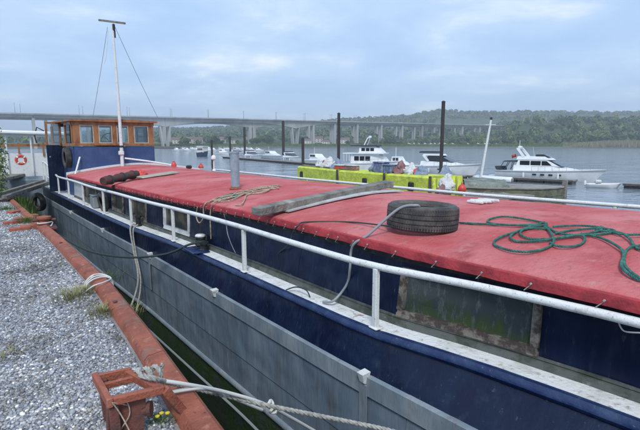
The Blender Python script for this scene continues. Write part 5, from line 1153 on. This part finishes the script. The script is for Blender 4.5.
# ropes
def zp(x, y, ox, oy, k): return ox + x / k, oy + y / k
def at_side(px, py, off=.035):
    X = 2.9
    for _ in range(20): p_ = atX(px, py, X); X = X * .5 + .5 * (hemL(max(-5, min(17, p_.y))) - off)
    return atX(px, py, X)
def roofpath(L, r_, k, ox, oy, lift=0.0):
    P = []
    for i, (x, y) in enumerate(L):
        px, py = zp(x, y, ox, oy, k); p_ = at_roof(px, py, r_ + .004 + lift * (i % 3))
        if p_.x < hemL(p_.y) - .01: p_ = at_side(px, py)
        P.append(p_)
    return P
def multi(name, paths, r_, m, label, n=7, twist=False):
    b = MB()
    for P in paths:
        Q = smooth_path(P, 8)
        if twist: twisted(b, Q, r_ * 1.02, lay=.07, step=.011)
        else: b.tube(Q, r_, n)
    o = obj(name, b, m, loc=paths[0][0]); return tag(o, label, 'rope')
G = [[(0, 152), (120, 158), (250, 162), (310, 160)], [(310, 155), (240, 140), (160, 130), (108, 138), (105, 152), (180, 160), (280, 158)], [(310, 158), (220, 178), (140, 205), (122, 228), (170, 248), (240, 255), (305, 243), (333, 220), (322, 185), (300, 165)],
     [(300, 150), (215, 178), (180, 200), (205, 218), (290, 215), (380, 200), (480, 185), (505, 170), (430, 162), (330, 165)], [(330, 175), (240, 172), (215, 190), (250, 208), (340, 208), (430, 196), (442, 218), (410, 235), (350, 235), (320, 222)], [(300, 160), (360, 190), (450, 195), (520, 190), (550, 180), (500, 172), (400, 178), (340, 190)],
     [(430, 190), (500, 205), (560, 235), (582, 262), (575, 300), (590, 325), (640, 355), (690, 345)], [(480, 180), (560, 185), (600, 205), (625, 240), (660, 250)], [(690, 225), (640, 232), (600, 242), (583, 275), (592, 312), (640, 350)], [(500, 165), (560, 190), (640, 194), (700, 190)]]
multi('green_rope', [roofpath(g, .013, 3.555, 460, 180, .006) for g in G], .0115, 'ropegreen', 'tangled coil of green rope on the red roof right of the big tyre', twist=True)
T = [[(40, 250), (33, 300), (50, 335), (72, 305), (72, 262), (82, 232), (120, 215), (200, 205), (258, 168), (330, 162), (440, 136), (487, 136)], [(112, 420), (108, 330), (110, 270), (122, 232), (160, 215), (240, 195), (320, 176), (430, 155), (472, 150), (440, 142), (350, 152), (280, 165)], [(130, 218), (210, 217), (300, 176), (380, 152), (440, 146), (400, 166), (310, 185), (292, 212), (275, 236), (240, 240)],
     [(150, 210), (200, 190), (260, 180), (340, 168), (420, 160), (380, 175), (300, 182), (230, 196), (180, 206), (150, 222)], [(100, 225), (150, 200), (230, 185), (290, 168), (350, 150), (410, 140), (450, 150), (400, 158), (330, 172)]]
multi('beige_rope', [roofpath(g, .011, 5.333, 190, 160, .008) for g in T], .0105, 'rope', 'loosely heaped beige rope by the chimney, hanging over the roof edge', twist=True)
D = [[(150, 205), (190, 190), (235, 178), (262, 190), (240, 200), (190, 200), (170, 208)], [(160, 198), (210, 186), (250, 188), (230, 196), (180, 200)]]
multi('green_line', [roofpath(g, .011, 5.333, 190, 160, .006) for g in D], .012, 'ropegreen', 'short bunch of green cord at the foot of the chimney pipe')
P = [at_roof(459 + 35, 224, .012), at_roof(475, 223.5, .012), tyre_c + Vector((.36, -.12, -.09))]
multi('dark_line', [P, [tyre_c + Vector((-.36, .05, -.09)), at_roof(350, 222, .01), at_roof(306, 222, .01), at_roof(298, 226, .012), at_side(293, 233), at_side(288, 245, .06), at_side(278, 258, .0), Vector((foot(3.95) - .05, 4.5, -.02))]], .009, 'ropedark', 'thin dark line running across the red roof to the tyre and down the side')
P = [tyre_c + Vector((-.16, -.12, .04)), tyre_c + Vector((-.22, -.16, .12)), tyre_c + Vector((-.29, -.17, .150)), tyre_c + Vector((-.38, -.02, .10)), at_roof(368, 235, .015), at_side(355, 243), at_side(351, 252), at_side(350, 268, .06), at_side(347, 284, .03)]
e0 = at(334, 304, -.02); P += [Vector((e0.x, e0.y, .02)), Vector((e0.x - .06, e0.y + .12, -.02))]
rope('grey_hose', P, .014, 'hose', 'grey hose from the big tyre over the roof edge down to the white side deck', 'hose', n=10)
P = [at_roof(224, 214, .01), at_side(226, 222), at_side(228, 235), at_side(234, 250), at_side(241, 262, .0)]
rope('thin_line', P, .006, 'hose', 'thin pale cord hanging against the navy coaming left of the second rail post', 'cord')
P = [at(286, 290, -.03), at(296, 287, .02), at(306, 290, .03), at(310, 297, -.03)]; rope('cable_loop', P, .008, 'ropedark', 'short dark cable loop on the white side deck between two rail posts', 'cable')
P = [atY(618, 321, 1.22), Vector(atY(624, 331, 1.2)), Vector(atY(641, 333, 1.05))]; rope('thin_line', P, .005, 'ropewhite', 'little loop of white cord under the handrail at the right edge', 'cord')
# two slim lines down the hull side from the rail
xs = deckL(9.9)
P = [Vector((xs + .02, 10.0, .02)), Vector((xs - .07, 9.95, -.08)), Vector((hullx(9.7) - .08, 9.8, -.5)), Vector((hullx(9.4) - .12, 9.5, -1.1)), Vector((1.75, 9.3, -1.7)), Vector((1.45, 9.6, -2.1))]
rope('hanging_line', P, .018, 'ropegrey', 'left one of two slim grey lines hanging down the hull by the third rail post', 'rope')
P = [Vector((xs + .05, 9.8, .02)), Vector((xs - .06, 9.75, -.08)), Vector((hullx(9.6) - .08, 9.66, -.5)), Vector((hullx(9.3) - .11, 9.35, -1.1)), Vector((1.85, 9.1, -1.7)), Vector((1.6, 9.2, -2.2))]
rope('hanging_line', P, .014, 'ropegrey', 'right one of two slim grey lines hanging down the hull by the third rail post', 'rope')
P = [Vector((2.58, 7.2, .06)), Vector((2.40, 7.28, .03)), Vector((2.15, 7.8, -.2)), Vector((1.75, 8.9, -.42)), Vector((1.25, 9.9, -.42)), Vector((.78, 10.5, -.12)), Vector((.62, 10.75, .06))]
rope('black_mooring_line', P, .020, 'ropedark', 'black mooring line sagging from the white-capped deck bollard to the rusty quay bollard', 'rope')
rope('loose_hose', [Vector((greyL(y_) - .13 - .05 * math.sin(y_ * 1.1), y_, -1.95 - .12 * math.sin(y_ * .7))) for y_ in (2.2, 3.5, 5, 6.5, 8, 9.5, 11, 12.5)], .018, 'hose', 'slack grey hose hanging low along the grey hull in the gap', 'hose')
b = MB()
for k in range(3): b.tube([Vector((2.58 + .075 * math.cos(t), 7.22 + .075 * math.sin(t), .03 + .03 * k)) for t in np.linspace(0, 2 * math.pi, 17)[:-1]], .016, 6, closed=True)
tag(obj('rope_turns', b, 'ropedark', loc=(2.58, 7.22, 0)), 'black rope turns wound round the white-capped deck bollard', 'rope')

# ================================================================== ON THE QUAY
beam = thing('quay_capping_beam', (.8, 5, 0), 'rusty red steel capping beam along the quay edge', 'beam')
def beamseg(y0, y1, name='beam_section', w=.168, m='rust', ht=.085):
    n = max(2, int((y1 - y0) / .3)); S = []; b = MB()
    for k in range(n + 1):
        y = y0 + (y1 - y0) * k / n; x = edgeX(y); j = .004 * noise.noise((y * 3, 0, 1))
        S.append([(x - w / 2 - .02, y, -.14), (x - w / 2, y, ht - .03 + j), (x - w / 2 + .025, y, ht + j), (x + w / 2 - .03, y, ht + .012 + j), (x + w / 2, y, ht - .015 + j), (x + w / 2 + .01, y, -.16)])
    b.loft(S, closed=True); obj(name, b, m, beam)
for y0, y1 in ((-5, -1), (-.99, 3.4), (3.41, 7.15), (7.17, 10.35)): beamseg(y0, y1)
beamseg(10.9, 13.9, w=.15, ht=.05); beamseg(13.92, 17.2, w=.14, ht=.04)
y = 1.3
while y < 10: b = MB(); b.lathe([(.022, 0), (.022, .012), (.008, .018)], (edgeX(y) - .03, y, .092), 8); obj('bolt_head', b, 'rustdark', beam); y += 3.5
# rusty mooring frame
fr = thing('mooring_stand', (.5, 2.7, 0), 'rusty welded steel mooring frame in the gravel with ropes tied to it', 'mooring stand'); Z = .26
A1, B1 = at(96, 379, Z), at(131, 371.5, Z); A2, B2 = at(101, 387, Z - .01), at(152, 374, Z - .01); A3, B3 = at(109, 402, Z), at(164, 389, Z)
def bar(a, c, w, h_, nm, m='rust', up=(0, 0, 1)): b = MB(); b.beam(a, c, w, h_, up=up, bev=.004); obj(nm, b, m, fr)
bar(A1, B1, .024, .055, 'back_bar'); bar(A2, B2, .028, .036, 'middle_bar'); bar(A3, B3, .036, .045, 'front_bar'); bar(A1 + (A1 - A3).normalized() * .03 + Vector((0, 0, .004)), A3 + (A3 - A1).normalized() * .03 + Vector((0, 0, .004)), .032, .055, 'cross_bar'); bar(B1 + Vector((-.02, 0, -.006)), B3 + Vector((-.02, 0, -.006)), .04, .05, 'inner_cross_bar')
bar(B3, Vector((edgeX(2.6) - .05, B3.y + .03, .06)), .05, .05, 'beam_bracket')
pl = MB(); q0, q1 = at(110, 405, Z - .04), at(146, 398, Z - .04); z0 = -.02
pl.add([q0, q1, (q1.x - .03, q1.y - .01, z0), (q0.x + .02, q0.y, z0), q0 + Vector((.005, .016, 0)), q1 + Vector((.005, .016, 0)), (q1.x - .03, q1.y + .006, z0), (q0.x + .02, q0.y + .016, z0)], [(0, 1, 2, 3), (7, 6, 5, 4), (0, 4, 5, 1), (1, 5, 6, 2), (2, 6, 7, 3), (3, 7, 4, 0)]); obj('post_plate', pl, 'rustdark', fr, smooth=False)
bar((q0 + q1) / 2 + Vector((-.06, .03, -.0)), Vector(((q0.x + q1.x) / 2 - .06, q0.y + .06, -.05)), .06, .1, 'web_plate', 'rustdark', up=(1, 0, 0)); bar(A1 + Vector((.03, -.02, 0)), Vector((A1.x + .05, A1.y - .04, -.05)), .05, .05, 'leg', 'rustdark', up=(1, 0, 0)); bar(A3 + Vector((.02, .01, -.03)), Vector((A3.x + .03, A3.y, -.05)), .05, .05, 'leg', 'rustdark', up=(1, 0, 0))
b = MB(); t0 = at(128, 412, .13); t1 = at(148, 409, .14); b.cyl(t0, t1, .035, 14); b.cyl(t1 + (t0 - t1) * .01, t1 + (t1 - t0).normalized() * .02, .045, 14); obj('pipe_stub', b, 'rustdark', fr)
# ropes on the frame: a knotted turn and two lines to the barge
kn = at(141, 377, Z); ks = at(137, 373, Z)
def coil(c, ax, R_, turns, r_, m, nm, lab, drift=.02):
    ax = Vector(ax).normalized(); u = ax.orthogonal().normalized(); w = ax.cross(u); P = [Vector(c) + (u * math.cos(t) + w * math.sin(t)) * R_ + ax * drift * t / 6.28 for t in np.linspace(0, turns * 2 * math.pi, int(turns * 18))]
    b = MB(); twisted(b, P, r_) if r_ > .01 else b.tube(P, r_, 6); return tag(obj(nm, b, m, loc=c), lab, 'rope')
coil(at(137, 377, Z), B2 - A2, .040, 2.0, .0135, 'ropegrey', 'rope_hitch', 'left turns of the grey rope hitch on the rusty frame', .05); coil(at(147, 374.5, Z), B2 - A2, .038, 2.0, .0135, 'ropegrey', 'rope_hitch', 'right turns of the grey rope hitch on the rusty frame, nearer the beam', .05)
F1 = Vector((hullx(2.42) - .04, 2.42, -.42))
endp = at(385, 429, -.45)
P = [at(140, 375, Z + .05), at(155, 379, Z + .04), at(175, 384, .15), at(205, 391, .0), at(240, 399, -.12), at(270, 406, -.2), at(320, 416, -.34), at(360, 424, -.44), at(392, 431, -.46), at(440, 446, -.42), Vector((hullx(1.0) - .05, 1.0, -.40))]
P = [Vector(p_) for p_ in P]
rope('mooring_rope', P, .0165, 'ropegrey', 'thick twisted mooring rope from the rusty frame across the gap to the barge', twist=True)
P2 = [p_ + Vector((.0, .03, .02)) for p_ in P[:6]] + [P[6] + Vector((0, .02, .0))]
P = [at(150, 384, .22), at(160, 381, .24), at(190, 385, .16), at(225, 392, -.02), at(262, 403, -.2), at(290, 417, -.5), at(318, 433, -.8), at(345, 450, -1.0)]
rope('pale_mooring_line', P, .0125, 'ropewhite', 'smooth pale line beside the twisted mooring rope, dropping into the gap', n=10)
P = [at(158, 400, .04), at(153, 398, .05), at(156, 394, .09), at(172, 392, .12), at(196, 388.5, .12), at(215, 391, .0), at(240, 401, -.2), at(262, 410, -.35)]
rope('short_pale_rope', P, .012, 'ropewhite', 'short pale rope end lying over the rusty beam below the mooring rope', n=10)
b = MB()
for (cx0, cy0) in ((270, 404), (273, 410)):
    c = at(cx0, cy0, -.21 - .03 * (cy0 > 405)); b.tube([c + Vector((.022 * math.cos(t), .012 * math.sin(2 * t), .022 * math.sin(t))) for t in np.linspace(0, 6.28, 15)[:-1]], .012, 6, closed=True)
tag(obj('rope_knot', b, 'ropewhite', loc=at(271, 406, -.2)), 'small white knot on the twisted mooring rope over the gap', 'knot')
for k, L in enumerate(([(112, 402), (118, 410), (124, 420), (130, 432)], [(112, 402), (125, 404), (136, 408), (141, 416), (134, 432)], [(122, 396), (128, 404), (129, 414), (122, 426), (117, 434)])):
    rope('thin_string', [at(x, y_, .27 - .06 * i) + Vector((0, -.01, 0)) for i, (x, y_) in enumerate(L)], .0035, 'rope', ['left', 'widest looping', 'middle'][k] + ' thin string dangling down the rusty frame', 'string', n=5)
# cord round the beam, rusty bollard, bricks
b = MB()
for k in range(3):
    y = 5.72 + .05 * k; x = edgeX(y); P = smooth_path([(x - .16, y, .0), (x - .14, y, .07), (x - .05, y + .02, .112 + .01 * k), (x + .06, y + .03, .108), (x + .125, y + .02, .05), (x + .12, y, -.15)], 5); b.tube(P, .009, 6)
b.tube(smooth_path([(edgeX(5.6) - .15, 5.65, .0), (edgeX(5.6) - .19, 5.55, .03), (edgeX(5.6) - .12, 5.45, .11), (edgeX(5.6), 5.5, .12), (edgeX(5.6) + .1, 5.7, .10), (edgeX(5.6) + .02, 5.9, .115), (edgeX(5.6) - .1, 5.8, .12)], 6), .008, 6)
tag(obj('white_lashing', b, 'ropewhite', loc=(edgeX(5.7), 5.7, 0)), 'white cord lashed round the rusty beam beside the yellow weeds', 'rope')
q = Vector((.60, 10.65, 0)); r = thing('quay_bollard', q, 'rusty red mooring bollard with a white cord at the far end of the beam', 'bollard')
b = MB(); b.lathe([(.15, -.05), (.15, .03), (.10, .05), (.09, .14), (.13, .18), (.13, .22), (.03, .24)], q, 20); obj('post', b, 'rust', r); b = MB(); b.box(q + Vector((0, 0, -.01)), (.42, .40, .05), bev=.01); obj('base_plate', b, 'rustdark', r)
b = MB(); b.cyl(q + Vector((-.2, .02, .15)), q + Vector((.2, -.02, .15)), .03, 10); obj('cross_pin', b, 'rustdark', r)
tag(obj('white_rope', MB().tube(smooth_path([q + Vector((.09, -.1, .02)), q + Vector((.14, -.02, .1)), q + Vector((.02, -.14, .11)), q + Vector((-.12, -.06, .10)), q + Vector((-.02, .12, .10)), q + Vector((.16, .05, -.02))], 6), .013, 6), 'ropewhite', loc=q), 'white cord looped round the rusty quay bollard', 'rope')
bl = [((13, 222.5), .34, .2), ((22, 219), .30, .1), ((30, 226.5), .34, .0), ((20, 229), .36, -.05), ((32, 216), .24, .3), ((14, 212), .3, .8)]
bd = ['brick at the left of the loose red bricks', 'brick at the back of the loose red bricks', 'brick next to the green weed', 'brick at the front of the loose red bricks', 'small broken brick behind the green weed', 'brick apart from the others up the quay edge']
for k, ((px, py), L, a) in enumerate(bl):
    p = at(px, py, .03); b = MB(); b.box(p, (L, .17, .075), rz=a, rx=.05 * (k % 3 - 1), bev=.012); tag(obj('loose_brick', b, 'brick', loc=p), 'rust-red ' + bd[k], 'brick', 'loose red bricks on the quay')
# planks lying along the quay edge far end
a_, c_ = at(-4, 197.5, .15), Vector((1.50, 21.6, .20)); gp = thing('gangplank', a_, 'weathered gangplank of two timbers from the bank to the barge stern', 'gangplank')
dv = (c_ - a_).normalized(); nv = Vector((-dv.y, dv.x, 0)).normalized()
for s in (-1, 1): b = MB(); b.beam(a_ + nv * .2 * s, c_ + nv * .2 * s, .13, .10, bev=.008); obj('side_timber', b, 'greywood', gp)
L = (c_ - a_).length
for k in range(int(L / .3)): t = (k + .5) * .3; b = MB(); b.beam(a_ + dv * t - nv * .27 + Vector((0, 0, -.066)), a_ + dv * t + nv * .27 + Vector((0, 0, -.066)), .22, .03); obj('tread_board', b, 'greywood', gp, smooth=False)
a_, c_ = Vector((-.7, 18.6, .38)), Vector((1.1, 24.6, .42)); b = MB(); b.beam(a_, c_, .5, .12, bev=.01); tag(obj('flat_walkway', b, 'greywood', loc=a_), 'flat grey plank walkway from the bank to the pale workboat, behind the gangplank', 'walkway')

# ================================================================== WEEDS, GRAVEL
def tuft(p, n, hgt, spread, m, label, seed, cat='weed', flower=False, name='weed_tuft'):
    r_ = random.Random(seed); b = MB()
    for i in range(int(n * 1.8)):
        a = r_.uniform(0, 6.28); s0 = spread * .7 * r_.random(); h_ = hgt * r_.uniform(.3, .95); lean = r_.uniform(.2, 1.3) * h_; w = .0016 + .002 * r_.random(); bx, by = p[0] + s0 * math.cos(a), p[1] + s0 * math.sin(a); a2 = a + r_.uniform(-.8, .8); c, s = math.cos(a2), math.sin(a2)
        P = [(bx, by, p[2]), (bx + c * lean * .3, by + s * lean * .3, p[2] + h_ * .6), (bx + c * lean, by + s * lean, p[2] + h_)]
        b.add([(P[0][0] - s * w, P[0][1] + c * w, P[0][2]), (P[0][0] + s * w, P[0][1] - c * w, P[0][2]), (P[1][0] + s * w, P[1][1] - c * w, P[1][2]), (P[1][0] - s * w, P[1][1] + c * w, P[1][2]), P[2]], [(0, 1, 2, 3), (3, 2, 4)])
    o = obj(name, b, m, loc=p, smooth=False); tag(o, label, cat)
    if flower:
        for k in range(3):
            f = MB(); c = Vector(p) + Vector((.03 * k - .03, .02 * (k % 2), hgt * .9)); f.lathe([(.003, 0), (.013, .004), (.014, .01), (.004, .014)], c, 9); obj('flower_head', f, 'flower', o)
    return o
tuft(at(74, 298, 0), 150, .13, .28, 'straw', 'yellowish weed tuft in the gravel left of the white lashing', 1); tuft(at(86, 292, 0), 110, .10, .22, 'straw', 'smaller yellowish weed tuft right against the lashed beam', 2)
tuft(at(103, 314, 0), 120, .12, .22, 'straw', 'dry weed tuft between gravel and beam just below the lashing', 3); tuft(at(163, 424, 0), 40, .06, .1, 'grass', 'little green weed with yellow flowers at the foot of the rusty beam', 4, flower=True)
tuft(at(3, 358, 0), 60, .06, .2, 'straw', 'low sparse weed at the left edge of the gravel', 5); tuft(at(26, 222, .02), 160, .16, .35, 'grass', 'bright green weed growing among the loose red bricks', 6)
tuft(at(6, 210, 0), 130, .18, .5, 'grass', 'green grass clump at the left edge beyond the bricks', 7); tuft(Vector((.98, 5.0, -.14)), 60, .14, .2, 'straw', 'dry weed sprouting from the quay wall behind the beam below the lashing', 8); tuft(Vector((.99, 6.5, -.16)), 70, .18, .3, 'grass', 'green weed sprouting from the quay wall by the hanging lines', 9)
b = MB(); r_ = random.Random(3)
for i in range(12000):
    y = r_.uniform(16.8, 36); x = r_.uniform(-5, 1.15); e = edgeX(min(y, 17.5)) - 0.02 * max(0, y - 17.5)
    xr = x - e + 0.1; z = 0.02 - .0075 * max(0, y - 17) - (xr * 1.2 if xr > 0 else 0) + 0.08 * noise.noise((x, y * 0.6, 0))
    if noise.noise((x * .8, y * .4, 4)) < -.25: continue
    h_ = r_.uniform(.12, .38); a = r_.uniform(0, 6.28); c, s = math.cos(a), math.sin(a); w = .013; l = r_.uniform(.02, .2)
    b.add([(x - s * w, y + c * w, z - .03), (x + s * w, y - c * w, z - .03), (x + c * l, y + s * l, z + h_)], [(0, 1, 2)])
for i in range(3500):
    y = r_.uniform(12.5, 22); x = edgeX(min(y, 17.5)) + r_.uniform(.08, .8 if y > 17 else .3); z = -.2 - r_.uniform(0, .5) - (x - edgeX(min(y, 17.5))) * .6; h_ = r_.uniform(.15, .4); a = r_.uniform(0, 6.28); c, s = math.cos(a), math.sin(a); w = .014; l = r_.uniform(.02, .2)
    b.add([(x - s * w, y + c * w, z - .05), (x + s * w, y - c * w, z - .05), (x + c * l, y + s * l, z + h_)], [(0, 1, 2)])
tag(obj('bank_grass', b, 'grass', smooth=False), 'rough green grass covering the bank beyond the quay', 'grass', kind='stuff')
def shrub(p, h_, w, label, seed):
    r = thing('leafy_bush', p, label, 'bush'); r_ = random.Random(seed); b = MB()
    for i in range(1500):
        d = Vector((r_.gauss(0, 1), r_.gauss(0, 1), r_.gauss(0, 1))).normalized() * r_.uniform(.5, 1.05); c = Vector(p) + Vector((d.x * w, d.y * w, h_ * .55 + d.z * h_ * .5)); u = Vector((r_.gauss(0, 1), r_.gauss(0, 1), r_.gauss(0, 1))).normalized(); w_ = u.orthogonal().normalized(); s = .045
        b.add([c - u * s, c + w_ * s * .5, c + u * s, c - w_ * s * .5], [(0, 1, 2, 3)])
    obj('foliage', b, 'leafpale', r, smooth=False); b = MB()
    for k in range(5): b.tube([Vector(p), Vector(p) + Vector((.1 * math.cos(k * 1.3), .1 * math.sin(k * 1.3), h_ * .4)), Vector(p) + Vector((w * .6 * math.cos(k * 1.3), w * .6 * math.sin(k * 1.3), h_ * .8))], .015, 5)
    obj('stem', b, 'bark', r)
b = MB(); r_ = random.Random(9)
for i in range(5200):
    y = r_.uniform(1.5, 13); g = noise.noise((y * 1.3, 0, 6))
    if g < -.05 and r_.random() < .8: continue
    x = edgeX(y) + .07; z = -.18 - r_.random() ** 1.5 * 1.5; l = r_.uniform(.03, .14); h_ = r_.uniform(.02, .12); dy_ = r_.uniform(-.06, .06); w = .005
    b.add([(x, y - w, z), (x, y + w, z), (x + l * .6, y + dy_ * .6 + w, z + h_), (x + l * .6, y + dy_ * .6 - w, z + h_), (x + l, y + dy_, z + h_ - r_.uniform(0, .06))], [(0, 1, 2, 3), (3, 2, 4)])
tag(obj('wall_weeds', b, 'grass', smooth=False), 'green weeds growing down the quay wall in the gap beside the barge', 'weeds', kind='stuff')
shrub((-.22, 16.4, 0), 2.35, .38, 'leafy pale green bush at the extreme left above the gangplank', 5)

# gravel: individual stones
rs = np.random.RandomState(4)
phi = (1 + 5 ** .5) / 2
ico = np.array([(-1, phi, 0), (1, phi, 0), (-1, -phi, 0), (1, -phi, 0), (0, -1, phi), (0, 1, phi), (0, -1, -phi), (0, 1, -phi), (phi, 0, -1), (phi, 0, 1), (-phi, 0, -1), (-phi, 0, 1)]) / math.sqrt(1 + phi * phi)
ift = np.array([(0, 11, 5), (0, 5, 1), (0, 1, 7), (0, 7, 10), (0, 10, 11), (1, 5, 9), (5, 11, 4), (11, 10, 2), (10, 7, 6), (7, 1, 8), (3, 9, 4), (3, 4, 2), (3, 2, 6), (3, 6, 8), (3, 8, 9), (4, 9, 5), (2, 4, 11), (6, 2, 10), (8, 6, 7), (9, 8, 1)])
def stones(n, xr, yr, s0, s1, pw=1.0):
    ys_ = yr[0] + (yr[1] - yr[0]) * rs.rand(n) ** pw; ex = np.array([edgeX(v) for v in ys_]) - .12; xs_ = xr[0] + (ex - xr[0]) * rs.rand(n)
    sz = s0 + (s1 - s0) * rs.rand(n) ** 2.5; sc = np.stack([sz * rs.uniform(.7, 1.35, n), sz * rs.uniform(.7, 1.2, n), sz * rs.uniform(.45, .8, n)], 1)
    th = rs.uniform(0, 6.28, n); tl = rs.uniform(-.5, .5, n)
    V = ico[None] * (1 + rs.uniform(-.22, .22, (n, 12, 1))) * sc[:, None]
    x = V[..., 0] * np.cos(tl)[:, None] - V[..., 2] * np.sin(tl)[:, None]; z = V[..., 0] * np.sin(tl)[:, None] + V[..., 2] * np.cos(tl)[:, None]; y = V[..., 1]
    c, s = np.cos(th)[:, None], np.sin(th)[:, None]; X = x * c - y * s + xs_[:, None]; Y = x * s + y * c + ys_[:, None]
    Zc = sz * rs.uniform(.05, .75, n); return np.stack([X, Y, z + Zc[:, None]], 2).reshape(-1, 3), n
parts = [stones(46000, (-.24, 0), (2.0, 6.5), .0045, .0145, 1.2), stones(17000, (-.3, 0), (5.5, 16), .008, .020, 1.2), stones(8000, (-2.0, 0), (1.5, 14), .010, .024)]
V = np.concatenate([p_[0] for p_ in parts]); N = sum(p_[1] for p_ in parts)
Fc = (ift[None] + (np.arange(N) * 12)[:, None, None]).reshape(-1, 3)
me = bpy.data.meshes.new('gravel'); me.vertices.add(len(V)); me.vertices.foreach_set('co', V.astype(np.float32).ravel()); me.loops.add(Fc.size); me.loops.foreach_set('vertex_index', Fc.astype(np.int32).ravel())
me.polygons.add(len(Fc)); me.polygons.foreach_set('loop_start', np.arange(0, Fc.size, 3, dtype=np.int32)); me.polygons.foreach_set('loop_total', np.full(len(Fc), 3, np.int32)); me.update(calc_edges=True); me.validate(); me.materials.append(M['pebble'])
o = bpy.data.objects.new('gravel', me); C.objects.link(o); tag(o, 'mixed grey and white gravel stones covering the quay', 'gravel', kind='stuff')

# ================================================================== AIR
b = MB(); b.box((1500, 1500, 85), (7400, 7400, 190)); hz = obj('haze', b, 'glass', smooth=False)
hm = bpy.data.materials.new('haze'); hm.use_nodes = True; t = hm.node_tree; t.nodes.clear(); o_ = t.nodes.new('ShaderNodeOutputMaterial'); v_ = t.nodes.new('ShaderNodeVolumePrincipled')
v_.inputs['Color'].default_value = (.86, .92, 1, 1); v_.inputs['Density'].default_value = 0.00038; t.links.new(v_.outputs[0], o_.inputs['Volume'])
hz.data.materials.clear(); hz.data.materials.append(hm); tag(hz, kind='stuff')
for o in list(bpy.data.objects):
    if '_w' in o: del o['_w']
